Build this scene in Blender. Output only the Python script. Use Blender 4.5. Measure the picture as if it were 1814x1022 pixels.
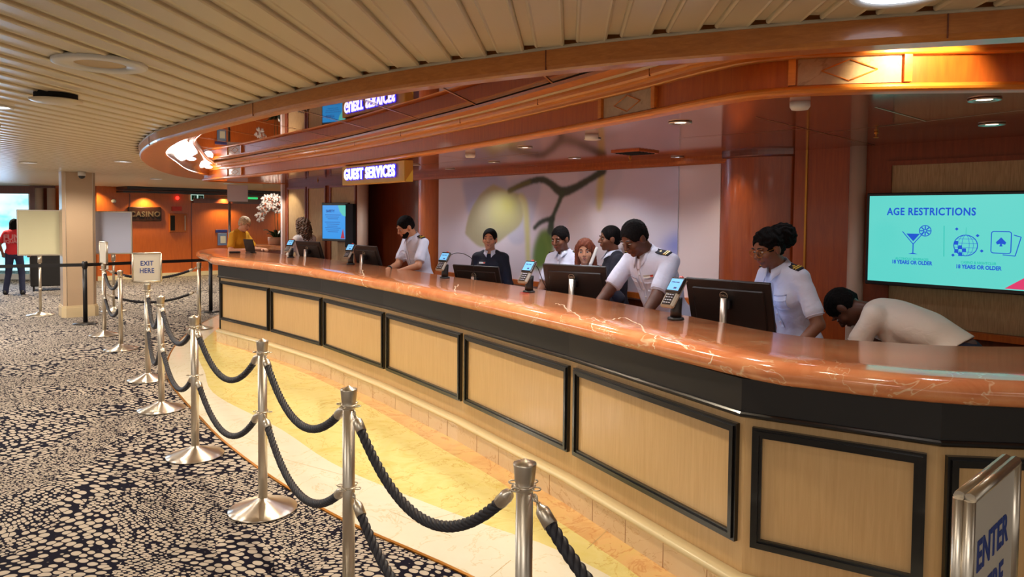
import bpy, math, random
import numpy as np
from mathutils import Vector, Matrix
random.seed(4); rng = np.random.default_rng(7)
PI = math.pi
scn = bpy.context.scene
C = scn.collection
for _o in list(bpy.data.objects): bpy.data.objects.remove(_o)

# ------------------------------------------------------------------ camera, world, exposure
PITCH, ROLL, EYE = 0.03768, 0.00951, 1.718
FPX, CX, CY = 1250.0, 907.0, 430.0
_fw = np.array([0, math.cos(PITCH), -math.sin(PITCH)]); _up0 = np.array([0, math.sin(PITCH), math.cos(PITCH)]); _rt0 = np.array([1., 0, 0])
_rt = math.cos(ROLL)*_rt0 + math.sin(ROLL)*_up0; _up = -math.sin(ROLL)*_rt0 + math.cos(ROLL)*_up0
cd = bpy.data.cameras.new('camera'); cam = bpy.data.objects.new('camera', cd); C.objects.link(cam)
cam.matrix_world = Matrix(((_rt[0], _up[0], -_fw[0], 0), (_rt[1], _up[1], -_fw[1], 0), (_rt[2], _up[2], -_fw[2], EYE), (0, 0, 0, 1)))
cd.sensor_width = 36; cd.lens = FPX/1814*36; cd.shift_y = -(511-CY)/1814; cd.clip_start = .02; cd.clip_end = 200
scn.camera = cam
w = bpy.data.worlds.new('world'); scn.world = w; w.use_nodes = True
w.node_tree.nodes['Background'].inputs[0].default_value = (1.0, .90, .79, 1)
w.node_tree.nodes['Background'].inputs[1].default_value = 1.15
vs = scn.view_settings; vs.view_transform = 'Standard'; vs.look = 'None'; vs.exposure = -0.04; vs.gamma = 1; vs.use_curve_mapping = False

def lamp(kind, name, loc, energy, color=(1, .85, .65), size=.1, aim=None, angle=90, blend=.5, size_y=None):
    d = bpy.data.lights.new(name, kind); d.energy = energy; d.color = color
    if kind == 'AREA':
        d.shape = 'RECTANGLE' if size_y else 'DISK'; d.size = size
        if size_y: d.size_y = size_y
    elif kind == 'SPOT':
        d.spot_size = math.radians(angle); d.spot_blend = blend; d.shadow_soft_size = size
    else: d.shadow_soft_size = size
    o = bpy.data.objects.new(name, d); C.objects.link(o); o.location = loc
    if aim is not None:
        v = Vector(aim) - Vector(loc); o.rotation_euler = v.to_track_quat('-Z', 'Y').to_euler()
    return o
# recessed ceiling lamps (spots just under the ceiling faces they sit in)
WARM = (1, .85, .62); NEUT = (.93, .95, 1)
for x, y, e in [(.95, 2.50, 24), (.30, 3.1, 55), (-.25, 3.95, 85), (-.95, 4.95, 95), (-1.8, 6.05, 100), (-2.7, 7.3, 100), (-3.6, 8.6, 100)]:
    lamp('SPOT', 'ring_spot', (x-.02, y-.02, 2.425), e, WARM, .05, (x-.25, y-.35, 0), 120, .6)
# broad soft fill lamps, added out of view behind and left of the camera
for x, y, e in [(-.5, -1.2, 42), (3.2, -.6, 12), (-4.2, .6, 70), (-5.2, 4.6, 45), (-8.8, 8.2, 260)]: lamp('AREA', 'lobby_fill', (x, y, 2.34), e, (1, .93, .85), 1.5, (x, y, 0))
# the lamp that grazes the fascia at the right
lamp('SPOT', 'fascia_spot', (1.50, 2.50, 2.415), 24, (1, .76, .42), .03, (1.55, 2.76, 2.27), 92, .35)
lamp('SPOT', 'fascia_spot', (1.52, 2.52, 2.30), 2.5, (1, .74, .38), .03, (1.60, 2.74, 2.42), 60, .8)
# staff-side soffit downlights
for x, y, e in [(.88, 3.74, 34), (1.95, 2.98, 16), (.50, 4.50, 42), (.93, 5.39, 46), (.09, 5.17, 60), (.53, 6.06, 60), (1.30, 5.2, 14),
                (-.36, 6.0, 54), (-.45, 7.4, 60), (-1.6, 7.9, 36), (-2.3, 9.2, 36), (-3.4, 10.2, 40), (-4.2, 11.6, 60), (1.75, 4.3, 12)]:
    lamp('SPOT', 'soffit_spot', (x, y, 2.20), e*.54, NEUT, .05, (x, y, 0), 135, .7)
# main ceiling lamps over the carpet, plus spots added to brighten the far left
for x, y, e in [(1.1, 2.07, 14), (-3.13, 4.4, 60), (-3.65, 6.3, 60), (-4.93, 8.96, 70), (-6.4, 9.3, 70), (-.8, .6, 24), (-3, 1.5, 45), (-7.5, 6.5, 70), (-8.3, 13.0, 260), (-6, 14.5, 260), (-11.0, 14.6, 260), (-6.6, 10.7, 130), (-8.6, 15.8, 260), (-6.4, 17.6, 260)]:
    lamp('SPOT', 'ceiling_spot', (x, y, 2.35), e, (1, .88, .72), .08, (x, y, 0), 150, .6)
# wall washers on the far orange wall and behind the staff
for s_, e, z in ((1.05, 110, 2.20), (3.1, 110, 2.19), (-.1, 60, 2.3), (5.2, 90, 2.19), (7.6, 90, 2.19)): lamp('SPOT', 'wall_spot', (-10.3+.69*s_+.724*.22, 17.6+.724*s_-.69*.22, z), e, (1, .78, .38), .04, (-10.3+.69*s_, 17.6+.724*s_, .6), 120, .9)
lamp('SPOT', 'wall_spot', (-1.35, 8.6, 2.19), 10, WARM, .05, (-1.3, 8.95, 1.2), 80, .8)
lamp('SPOT', 'wall_spot', (1.55, 5.35, 2.19), 6, WARM, .05, (1.85, 5.6, 1.0), 80, .8)
lamp('SPOT', 'wall_spot', (-3.9, 11.3, 2.19), 25, (1, .85, .6), .05, (-3.6, 11.6, 1.4), 90, .4)
# daylight through the glazed left end
for x, a in ((-13.6, (-9.5, 10, .2)), (-12.6, (-8, 9, .2)), (-14.5, (-12, 12, 2.3))): lamp('SPOT', 'window_daylight', (x, 17.2, 1.2), 330 if a[2] > 1 else 200, (.45, .68, 1), .4, a, 110, .8)

# ------------------------------------------------------------------ materials
def lin(c): return tuple(((v/255)/12.92 if v/255 <= .04045 else ((v/255+.055)/1.055)**2.4) for v in c)
def mat(name, rgb=None, rough=.5, metal=0., spec=.5, emit=None, estr=1., coat=0., srgb=True):
    m = bpy.data.materials.new(name); m.use_nodes = True; b = m.node_tree.nodes['Principled BSDF']
    if rgb is not None: b.inputs['Base Color'].default_value = (*(lin(rgb) if srgb else rgb), 1)
    b.inputs['Roughness'].default_value = rough; b.inputs['Metallic'].default_value = metal
    b.inputs['Specular IOR Level'].default_value = spec; b.inputs['Coat Weight'].default_value = coat
    b.inputs['Coat Roughness'].default_value = .08
    if emit is not None:
        b.inputs['Emission Color'].default_value = (*lin(emit), 1); b.inputs['Emission Strength'].default_value = estr
    return m
class NT:
    def __init__(s, m): s.t = m.node_tree; s.n = s.t.nodes; s.b = s.n['Principled BSDF']
    def add(s, k, **kw):
        n = s.n.new(k)
        for a, v in kw.items():
            if a in n.inputs.keys() if hasattr(n.inputs, 'keys') else False: n.inputs[a].default_value = v
            else: setattr(n, a, v)
        return n
    def link(s, a, b): s.t.links.new(a, b)
    def coords(s, scale=(1, 1, 1), rot=(0, 0, 0), out='Object'):
        tc = s.add('ShaderNodeTexCoord'); mp = s.add('ShaderNodeMapping')
        mp.inputs['Scale'].default_value = scale; mp.inputs['Rotation'].default_value = rot
        s.link(tc.outputs[out], mp.inputs['Vector']); return mp.outputs['Vector']
    def noise(s, vec, scale, detail=3, rough=.5, dist=0.):
        n = s.add('ShaderNodeTexNoise'); n.inputs['Scale'].default_value = scale; n.inputs['Detail'].default_value = detail
        n.inputs['Roughness'].default_value = rough; n.inputs['Distortion'].default_value = dist
        s.link(vec, n.inputs['Vector']); return n
    def ramp(s, fac, stops, interp='LINEAR'):
        r = s.add('ShaderNodeValToRGB'); r.color_ramp.interpolation = interp
        e = r.color_ramp.elements
        while len(e) < len(stops): e.new(.5)
        for el, (p, c) in zip(e, stops): el.position = p; el.color = (*lin(c), 1)
        s.link(fac, r.inputs['Fac']); return r.outputs['Color']
    def mix(s, f, a, b):
        m = s.add('ShaderNodeMix'); m.data_type = 'RGBA'
        for i, v in ((0, f), (6, a), (7, b)):
            if hasattr(v, 'is_linked'): s.link(v, m.inputs[i])
            elif i == 0: m.inputs[0].default_value = v
            else: m.inputs[i].default_value = (*lin(v), 1)
        return m.outputs[2]
    def math(s, op, a, b=None, c=None):
        m = s.add('ShaderNodeMath'); m.operation = op
        for i, v in enumerate((a, b, c)):
            if v is None: continue
            if hasattr(v, 'is_linked'): s.link(v, m.inputs[i])
            else: m.inputs[i].default_value = v
        return m.outputs[0]
    def base(s, c): s.link(c, s.b.inputs['Base Color'])
    def bump(s, h, strength=.3, dist=.002):
        b = s.add('ShaderNodeBump'); b.inputs['Strength'].default_value = strength; b.inputs['Distance'].default_value = dist
        s.link(h, b.inputs['Height']); s.link(b.outputs[0], s.b.inputs['Normal'])
def wood(name, c1, c2, scale=(1, 1, 12), rough=.3, coat=.4, ns=6):
    m = mat(name, c1, rough, coat=coat); t = NT(m); v = t.coords(scale)
    n = t.noise(v, ns, 5, .6, .6); t.base(t.ramp(n.outputs['Fac'], [(.3, c1), (.7, c2)])); return m
M = {}
M['cherry'] = wood('cherry_wood', (172, 84, 24), (194, 102, 32), (8, 8, .7), .42, .05)
M['cherry_dark'] = wood('dark_cherry_wood', (104, 42, 18), (124, 54, 24), (8, 8, .7), .3, .5)
M['cherry_wall'] = wood('orange_wall_veneer', (186, 88, 26), (200, 100, 34), (5, 5, .6), .35, .3)
M['ring_wood'] = wood('ring_wood', (178, 104, 40), (200, 124, 54), (3, 3, 14), .32, .35)
M['crown'] = wood('crown_moulding_wood', (206, 120, 40), (222, 138, 52), (2, 2, 16), .34, .12)
M['oak'] = wood('pale_oak_panel', (198, 160, 110), (210, 174, 124), (14, 14, .7), .38, .15, 5)
M['black'] = mat('black_lacquer', (14, 13, 14), .28, coat=.3)
M['black_fascia'] = mat('black_stone_band', (26, 23, 24), .45)
M['steel'] = mat('brushed_steel', (214, 204, 188), .36, 1.)
m = M['steel_spun'] = mat('spun_steel', (216, 206, 192), .32, 1.); t = NT(m); tg = t.add('ShaderNodeTangent'); tg.direction_type = 'RADIAL'; tg.axis = 'Z'
t.b.inputs['Anisotropic'].default_value = .85; t.b.inputs['Anisotropic Rotation'].default_value = .25; t.link(tg.outputs[0], t.b.inputs['Tangent'])
M['steel_dk'] = mat('satin_steel', (150, 146, 142), .35, 1.)
M['slat'] = mat('cream_ceiling_slat', (206, 192, 164), .34)
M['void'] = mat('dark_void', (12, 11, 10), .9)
M['cream'] = mat('cream_panel', (228, 208, 204), .6)
M['grey_post'] = mat('grey_post_paint', (150, 132, 122), .4)
M['gold'] = mat('gold_trim', (190, 130, 50), .3, .8)
M['white'] = mat('white_paint', (215, 212, 205), .5)
M['plastic_black'] = mat('black_plastic', (24, 22, 23), .38)
M['plastic_grey'] = mat('grey_plastic', (150, 142, 128), .4)
M['bluetext'] = mat('blue_lettering', (38, 66, 140), .5)
M['navytext'] = mat('dark_blue_lettering', (40, 50, 130), .5)
M['mirror'] = mat('bronze_mirror', (176, 140, 112), .02, 1.)
M['soffit'] = mat('glossy_copper_soffit', (196, 138, 110), .10, .7)
M['cove'] = mat('polished_cove_metal', (236, 216, 190), .13, 1.)
M['red'] = mat('red_plastic', (215, 60, 45), .4)
# carpet: beige pebbles of very uneven size in swirling bands on black
m = M['carpet'] = mat('pebble_carpet', (20, 18, 28), .9, spec=.1); t = NT(m)
v0 = t.coords(rot=(0, 0, .5))
wn = t.noise(v0, .9, 1.5, .5); 
wv = t.add('ShaderNodeVectorMath'); wv.operation = 'MULTIPLY_ADD'
t.link(wn.outputs['Color'], wv.inputs[0]); wv.inputs[1].default_value = (.5, .5, 0); t.link(v0, wv.inputs[2])
mp = t.add('ShaderNodeMapping'); mp.inputs['Scale'].default_value = (1, 1.45, 1); t.link(wv.outputs[0], mp.inputs['Vector'])
wnb = t.noise(v0, 1.05, .5, .4, 1.2)
def peb(sc, thr):
    vo = t.add('ShaderNodeTexVoronoi'); vo.feature = 'DISTANCE_TO_EDGE'; vo.inputs['Scale'].default_value = sc; vo.inputs['Randomness'].default_value = .5
    t.link(mp.outputs[0], vo.inputs['Vector'])
    vf = t.add('ShaderNodeTexVoronoi'); vf.feature = 'F1'; vf.inputs['Scale'].default_value = sc; vf.inputs['Randomness'].default_value = .5
    t.link(mp.outputs[0], vf.inputs['Vector'])
    k = t.add('ShaderNodeMath'); k.operation = 'SMOOTH_MIN'; t.link(t.math('MULTIPLY', t.math('SUBTRACT', vo.outputs['Distance'], thr*.62), 1.6), k.inputs[0]); t.link(t.math('SUBTRACT', .475, vf.outputs['Distance']), k.inputs[1]); k.inputs[2].default_value = .16
    k = t.math('ADD', k.outputs[0], thr+.012)
    mr = t.add('ShaderNodeMapRange'); mr.interpolation_type = 'SMOOTHSTEP'; t.link(k, mr.inputs['Value'])
    mr.inputs['From Min'].default_value = thr-.02; mr.inputs['From Max'].default_value = thr+.02
    return mr.outputs[0]
pb, pm, ps = peb(15.5, .09), peb(27, .09), peb(40, .09)
f = wnb.outputs['Fac']
a = t.math('GREATER_THAN', f, .54); b_ = t.math('GREATER_THAN', f, .45)
mm = t.mix(b_, ps, pm); mm2 = t.mix(a, mm, pb)
col = t.mix(mm2, (20, 17, 32), (186, 173, 158)); t.base(col)
# marbles
def marble(name, cols, vein, scale=3., rough=.15, veinw=.02, vs_=2.5):
    m = mat(name, cols[0], rough, coat=.3); t = NT(m); v = t.coords()
    n = t.noise(v, scale, 6, .65, .8)
    c = t.ramp(n.outputs['Fac'], [(.28+.44*i/(len(cols)-1), k) for i, k in enumerate(cols)])
    nv = t.noise(v, vs_, 5, .6, 1.4)
    d = t.math('ABSOLUTE', t.math('SUBTRACT', nv.outputs['Fac'], .5))
    mr = t.add('ShaderNodeMapRange'); t.link(d, mr.inputs['Value']); mr.inputs['From Min'].default_value = 0; mr.inputs['From Max'].default_value = veinw
    mr.inputs['To Min'].default_value = .7; mr.inputs['To Max'].default_value = 0
    t.base(t.mix(mr.outputs[0], c, vein)); return m
M['marble_top'] = marble('pink_orange_marble', [(204, 120, 76), (218, 140, 94), (226, 158, 112)], (240, 214, 178), 5., .13, .006, 1.3)
M['marble_white'] = marble('pale_cream_marble', [(228, 222, 200), (234, 229, 210)], (212, 196, 150), 3, .2, .012)
M['marble_yellow'] = marble('yellow_marble', [(220, 206, 122), (228, 216, 146), (214, 194, 108)], (200, 162, 80), 3.5, .18, .012)
M['marble_orange'] = marble('peach_marble', [(212, 164, 104), (224, 182, 122), (216, 186, 116)], (198, 138, 82), 4, .18, .02)
M['marble_pink'] = marble('pale_pink_tile', [(222, 194, 154), (228, 204, 166)], (196, 156, 112), 5, .25, .01)
M['bullnose'] = mat('cream_bullnose', (222, 204, 162), .3)
M['inlay'] = marble('cream_stone_inlay', [(176, 152, 120), (196, 172, 138)], (150, 122, 92), 30, .5, .02)

# ------------------------------------------------------------------ object helpers
def prop(o, label=None, cat=None, group=None, kind=None):
    if label: o['label'] = label
    if cat: o['category'] = cat
    if group: o['group'] = group
    if kind: o['kind'] = kind
    return o
def empty(name, loc=(0, 0, 0), rz=0., label=None, cat=None, group=None):
    o = bpy.data.objects.new(name, None); C.objects.link(o); o.location = loc; o.rotation_euler = (0, 0, rz); o.empty_display_size = .05
    return prop(o, label, cat, group)
class MB:
    def __init__(s): s.v = []; s.f = []; s.m = []; s.cm = 0; s.sm = []
    def add(s, vs, fs, smooth=False):
        k = len(s.v); s.v += [tuple(map(float, p)) for p in vs]; s.f += [tuple(i+k for i in f) for f in fs]
        s.m += [s.cm]*len(fs); s.sm += [smooth]*len(fs); return s
    def mat(s, i): s.cm = i; return s
    def box(s, c, d, rz=0., R=None, bev=0.):
        x, y, z = [k/2 for k in d]
        if bev > 0:
            b = min(bev, x*.9, y*.9, z*.9); P = []
            for sx in (-1, 1):
                for sy in (-1, 1):
                    for sz in (-1, 1):
                        P += [(sx*x, sy*(y-b), sz*(z-b)), (sx*(x-b), sy*y, sz*(z-b)), (sx*(x-b), sy*(y-b), sz*z)]
            F = []
            def q(*a): F.append(a)
            I = lambda sx, sy, sz, k: (((sx > 0)*4+(sy > 0)*2+(sz > 0))*3+k)
            for sx in (-1, 1): q(I(sx, -1, -1, 0), I(sx, 1, -1, 0), I(sx, 1, 1, 0), I(sx, -1, 1, 0))
            for sy in (-1, 1): q(I(-1, sy, -1, 1), I(1, sy, -1, 1), I(1, sy, 1, 1), I(-1, sy, 1, 1))
            for sz in (-1, 1): q(I(-1, -1, sz, 2), I(1, -1, sz, 2), I(1, 1, sz, 2), I(-1, 1, sz, 2))
            for a_ in (-1, 1):
                for b2 in (-1, 1):
                    q(I(a_, b2, -1, 0), I(a_, b2, 1, 0), I(a_, b2, 1, 1), I(a_, b2, -1, 1))
                    q(I(a_, -1, b2, 0), I(a_, 1, b2, 0), I(a_, 1, b2, 2), I(a_, -1, b2, 2))
                    q(I(-1, a_, b2, 1), I(1, a_, b2, 1), I(1, a_, b2, 2), I(-1, a_, b2, 2))
                    for c3 in (-1, 1): q(I(a_, b2, c3, 0), I(a_, b2, c3, 1), I(a_, b2, c3, 2))
        else:
            P = [(sx*x, sy*y, sz*z) for sx in (-1, 1) for sy in (-1, 1) for sz in (-1, 1)]
            F = [(0, 1, 3, 2), (4, 6, 7, 5), (0, 4, 5, 1), (2, 3, 7, 6), (0, 2, 6, 4), (1, 5, 7, 3)]
        Rm = R if R is not None else Matrix.Rotation(rz, 3, 'Z')
        return s.add([Vector(c) + Rm @ Vector(p) for p in P], F)
    def lathe(s, prof, c=(0, 0, 0), n=24, R=None, smooth=True, arc=None):
        P = []; F = []; L = len(prof)
        for i in range(n):
            a = 2*PI*i/n
            for r, z in prof:
                p = Vector((r*math.cos(a), r*math.sin(a), z)); p = (R @ p) if R is not None else p
                P.append(Vector(c)+p)
        for i in range(n):
            for j in range(L-1):
                F.append((i*L+j, ((i+1) % n)*L+j, ((i+1) % n)*L+j+1, i*L+j+1))
        s.add(P, F, smooth)
        flat = len(prof) == 2 and abs(prof[0][1]-prof[1][1]) < 1e-6
        if prof[0][0] > 1e-6 and not flat: s.add([P[i*L] for i in range(n)][::-1], [tuple(range(n))])
        if prof[-1][0] > 1e-6 and not flat: s.add([P[i*L+L-1] for i in range(n)], [tuple(range(n))])
        return s
    def tube(s, pts, r, n=10, closed=False, cap=True, smooth=True):
        pts = [Vector(p) for p in pts]; N = len(pts); P = []; F = []
        rr = r if hasattr(r, '__len__') else [r]*N
        prev = None
        for i, p in enumerate(pts):
            if closed: t = pts[(i+1) % N]-pts[i-1]
            else: t = pts[min(i+1, N-1)]-pts[max(i-1, 0)]
            t.normalize()
            if prev is None: a = t.orthogonal().normalized()
            else:
                a = prev - t*prev.dot(t); a.normalize()
            prev = a; b = t.cross(a)
            for k in range(n):
                an = 2*PI*k/n; P.append(p + (a*math.cos(an)+b*math.sin(an))*rr[i])
        for i in range(N if closed else N-1):
            j = (i+1) % N
            for k in range(n): F.append((i*n+k, i*n+(k+1) % n, j*n+(k+1) % n, j*n+k))
        s.add(P, F, smooth)
        if cap and not closed:
            s.add(P[:n][::-1], [tuple(range(n))]); s.add(P[-n:], [tuple(range(n))])
        return s
    def torus(s, c, R_, r, n=24, k=8, axis=None):
        pts = [(R_*math.cos(2*PI*i/n), R_*math.sin(2*PI*i/n), 0) for i in range(n)]
        Rm = Vector((0, 0, 1)).rotation_difference(Vector(axis)).to_matrix() if axis is not None else Matrix.Identity(3)
        return s.tube([Vector(c)+Rm @ Vector(p) for p in pts], r, k, closed=True)
    def ell(s, c, r, R=None, n=14, m=9):
        P = []; F = []
        for i in range(m+1):
            th = PI*i/m
            for j in range(n):
                ph = 2*PI*j/n; p = Vector((r[0]*math.sin(th)*math.cos(ph), r[1]*math.sin(th)*math.sin(ph), r[2]*math.cos(th)))
                P.append(Vector(c)+((R @ p) if R is not None else p))
        for i in range(m):
            for j in range(n): F.append((i*n+j, (i+1)*n+j, (i+1)*n+(j+1) % n, i*n+(j+1) % n))
        return s.add(P, F, True)
    def prism(s, pts, z0, z1):
        n = len(pts); P = [(x, y, z0) for x, y in pts]+[(x, y, z1) for x, y in pts]
        F = [tuple(range(n))[::-1], tuple(range(n, 2*n))]+[(i, (i+1) % n, n+(i+1) % n, n+i) for i in range(n)]
        return s.add(P, F)
    def sweep(s, path, prof, closed_prof=True, smooth=False, caps=True):
        # path: list of (pos2d, normal2d); prof: list of (offset along normal, z)
        L = len(prof); P = []; F = []
        for (px, py), (nx, ny) in path:
            for o, z in prof: P.append((px+nx*o, py+ny*o, z))
        for i in range(len(path)-1):
            for j in range(L if closed_prof else L-1):
                k = (j+1) % L; F.append((i*L+j, (i+1)*L+j, (i+1)*L+k, i*L+k))
        if caps and closed_prof: F += [tuple(range(L))[::-1], tuple(range((len(path)-1)*L, len(path)*L))]
        return s.add(P, F, smooth)
    def build(s, name, mats, parent=None, loc=None, rz=None, fix=True):
        me = bpy.data.meshes.new(name); me.from_pydata(s.v, [], s.f)
        if not isinstance(mats, (list, tuple)): mats = [mats]
        for m_ in mats: me.materials.append(M[m_] if isinstance(m_, str) else m_)
        me.polygons.foreach_set('material_index', s.m); me.polygons.foreach_set('use_smooth', s.sm); me.update()
        if fix:
            import bmesh
            bm = bmesh.new(); bm.from_mesh(me); bmesh.ops.remove_doubles(bm, verts=bm.verts, dist=1e-6); bmesh.ops.recalc_face_normals(bm, faces=bm.faces); bm.to_mesh(me); bm.free()
        o = bpy.data.objects.new(name, me); C.objects.link(o)
        if loc is not None: o.location = loc
        if rz is not None: o.rotation_euler = (0, 0, rz)
        if parent is not None: o.parent = parent
        return o
def S(o, kind='structure'): o['kind'] = kind; return o
def text_mesh(body, size, depth=.002, bold=.0, align='CENTER', spacing=1., shear=0., sx=1.):
    cu = bpy.data.curves.new('t', 'FONT'); cu.body = body; cu.size = size; cu.extrude = depth; cu.offset = bold; cu.align_x = align; cu.align_y = 'CENTER'
    cu.space_character = spacing; cu.resolution_u = 3; cu.shear = shear
    ob = bpy.data.objects.new('t', cu); C.objects.link(ob)
    dg = bpy.context.evaluated_depsgraph_get(); me = ob.evaluated_get(dg).to_mesh()
    vs = [Vector((v.co.x*sx, v.co.y, v.co.z)) for v in me.vertices]; fs = [tuple(p.vertices) for p in me.polygons]
    ob.evaluated_get(dg).to_mesh_clear(); bpy.data.objects.remove(ob); bpy.data.curves.remove(cu)
    return vs, fs
def put_text(mb, body, size, origin, xa, ya, **kw):   # text laid in the plane spanned by xa, ya at origin
    vs, fs = text_mesh(body, size, **kw); xa = Vector(xa).normalized(); ya = Vector(ya).normalized(); za = xa.cross(ya)
    return mb.add([Vector(origin)+xa*v.x+ya*v.y+za*v.z for v in vs], fs)
def copy_tree(o, parent=None):
    c = o.copy(); C.objects.link(c); c.parent = parent
    for ch in list(o.children): copy_tree(ch, c)
    return c
# point of the place seen at photo position (px, py) on a plane z=const or on a vertical plane
def at_z(px, py, z):
    d = _fw*FPX+_rt*(px-CX)-_up*(py-CY); t = (z-EYE)/d[2]; return Vector(t*d+np.array([0, 0, EYE]))
def at_wall(px, py, P, D):
    d = _fw*FPX+_rt*(px-CX)-_up*(py-CY); n = np.array([-D[1], D[0]]); t = (n @ np.array(P[:2]))/(n @ d[:2]); return Vector(t*d+np.array([0, 0, EYE]))
def catmull(pts, n=8):
    pts = [Vector((*p, 0)) if len(p) == 2 else Vector(p) for p in pts]; out = []
    for i in range(len(pts)-1):
        p0, p1, p2, p3 = pts[max(i-1, 0)], pts[i], pts[i+1], pts[min(i+2, len(pts)-1)]
        for k in range(n):
            t = k/n; out.append(.5*((2*p1)+(-p0+p2)*t+(2*p0-5*p1+4*p2-p3)*t*t+(-p0+3*p1-3*p2+p3)*t**3))
    out.append(pts[-1]); return [(p.x, p.y) for p in out]
def with_normals(pts, side=1):
    # mitred outward normals; side=+1: right-hand side of travel
    out = []; N = len(pts)
    for i, p in enumerate(pts):
        d = []
        for a_, b2 in ((i-1, i), (i, i+1)):
            if 0 <= a_ and b2 < N:
                v = Vector((pts[b2][0]-pts[a_][0], pts[b2][1]-pts[a_][1])); v.normalize(); d.append(Vector((v.y, -v.x))*side)
        n = sum(d, Vector((0, 0)))/len(d); L = n.length; n = n/(L*L)
        out.append(((p[0], p[1]), (n.x, n.y)))
    return out
def offset(pts, o, side=1): return [(p[0]+n[0]*o, p[1]+n[1]*o) for p, n in with_normals(pts, side)]
M['cherry_matt'] = wood('matt_cherry_wall', (120, 54, 22), (140, 66, 28), (8, 8, .7), .6, 0.)
# ------------------------------------------------------------------ plan of the place
K = [(-3.90, 9.43), (-2.905, 8.50), (-2.014, 7.555), (-1.143, 6.447), (-.352, 5.338), (.376, 4.195), (1.02, 3.035), (1.637, 2.67), (2.75, 2.57), (4.2, 2.85)]
WD = Vector((.669, -.743)); WN = Vector((-.743, -.669)); WP = Vector((1.66, 5.70))   # staff wall: direction, normal to the staff side, point
def wallp(t, z=0., off=0.): return Vector((WP.x+WD.x*t+WN.x*off, WP.y+WD.y*t+WN.y*off, z))
# floors
mb = MB(); mb.add([(-40, -12, 0), (25, -12, 0), (25, 45, 0), (-40, 45, 0)], [(0, 1, 2, 3)]); S(mb.build('floor', 'carpet'))
edge = catmull([(-4.95, 12.2), (-4.9, 11.5), (-4.75, 10.6), (-4.40, 9.25), (-3.97, 8.1), (-3.55, 7.26), (-3.1, 6.56), (-2.6, 5.86), (-2.16, 5.26), (-1.57, 4.56), (-.95, 3.92), (-.2, 3.31), (.5, 2.62), (1.1, 1.9), (1.8, 1.1), (3., .2)], 5)
wy = catmull([(-4.55, 11.6), (-4.4, 10.6), (-4.1, 9.3), (-3.75, 8.4), (-3.3, 7.55), (-2.8, 6.62), (-1.86, 5.6), (-1.178, 4.75), (-.404, 4.07), (-.06, 3.8), (.33, 3.49), (.9, 2.75), (1.5, 2.0), (2.2, 1.4), (3.1, .9)], 5)
yo = catmull([(-4.35, 11.6), (-4.2, 10.6), (-4.10, 9.85), (-3.9, 9.3), (-3.4, 8.85), (-3.0, 8.4), (-2.1, 7.4), (-1.29, 6.3), (-.45, 5.05), (-.13, 4.6), (.23, 3.98), (.6, 3.35), (1.0, 2.55), (1.8, 2.2), (3.2, 2.0)], 5)
def strip(name, a, b, z, m_):
    n = 60
    def rs(c):
        L = [0]
        for i in range(1, len(c)): L.append(L[-1]+math.hypot(c[i][0]-c[i-1][0], c[i][1]-c[i-1][1]))
        return [(float(np.interp(k/n*L[-1], L, [p[0] for p in c])), float(np.interp(k/n*L[-1], L, [p[1] for p in c]))) for k in range(n+1)]
    a, b = rs(a), rs(b); mb = MB()
    P = [(x, y, z) for x, y in a]+[(x, y, z) for x, y in b]+[(x, y, 0) for x, y in a]
    F = [(i, i+1, n+2+i, n+1+i) for i in range(n)]+[(i, i+1, 2*n+3+i, 2*n+2+i) for i in range(n)]
    mb.add(P, F); return S(mb.build(name, m_))
back = [(-3.6, 11.6), (-3.5, 10.5), (-3.4, 9.4), (-2.6, 8.6), (-1.7, 7.6), (-.85, 6.5), (-.05, 5.4), (.68, 4.3), (1.3, 3.2), (1.8, 2.95), (3.2, 2.8)]
strip('floor_marble_border', edge, wy, .006, 'marble_white')
strip('floor_marble_field', wy, yo, .006, 'marble_yellow')
strip('floor_marble_inner', yo, catmull(back, 6), .006, 'marble_orange')
# brass strip between carpet and marble
mb = MB(); mb.sweep(with_normals(edge), [(-.006, 0), (.010, 0), (.010, .008), (-.006, .009)]); S(mb.build('trim_1', 'gold'))
# grout lines in the marble
mb = MB()
for (a_, b2) in [((340, 742), (510, 802)), ((455, 800), (640, 850)), ((690, 905), (800, 950)), ((868, 1022), (905, 992)), ((1040, 972), (1085, 930)), ((250+150, 745), (470, 735)), ((760, 920), (820, 905))]:
    p, q_ = at_z(*a_, .0065), at_z(*b2, .0065); dd = (q_-p).normalized(); nn = Vector((-dd.y, dd.x, 0))*.002
    mb.add([p+nn, p-nn, q_-nn, q_+nn], [(0, 1, 2, 3)])
S(mb.build('trim_2', mat('grout', (186, 160, 108), .7)))
# dull staff floor behind the counter is the same carpet; skirting and walls follow

# ceiling ring
RO = catmull([(6.5, .6), (4.0, 1.35), (2.6, 1.82), (1.55, 2.165), (1.087, 2.314), (.578, 2.523), (.334, 2.64), (-.007, 2.847), (-.542, 3.209), (-1.138, 3.747), (-1.716, 4.35), (-2.42, 5.15), (-2.95, 5.80), (-3.68, 6.98), (-4.3, 8.3), (-4.85, 9.8), (-5.18, 11.1), (-5.2, 12.0), (-4.9, 12.9), (-4.2, 13.5), (-3.2, 13.8)], 6)
RI = catmull([(6.5, .72), (4.0, 1.47), (2.6, 1.93), (1.60, 2.27), (1.12, 2.42), (.62, 2.62), (.38, 2.735), (.04, 2.93), (-.49, 3.29), (-1.07, 3.80), (-1.60, 4.36), (-2.27, 5.14), (-2.72, 5.75), (-3.33, 6.80), (-3.80, 8.0), (-4.28, 9.3), (-4.5, 10.2), (-4.55, 11.0), (-4.4, 11.8), (-3.9, 12.5), (-3.1, 12.8)], 6)
assert len(RO) == len(RI)
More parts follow.
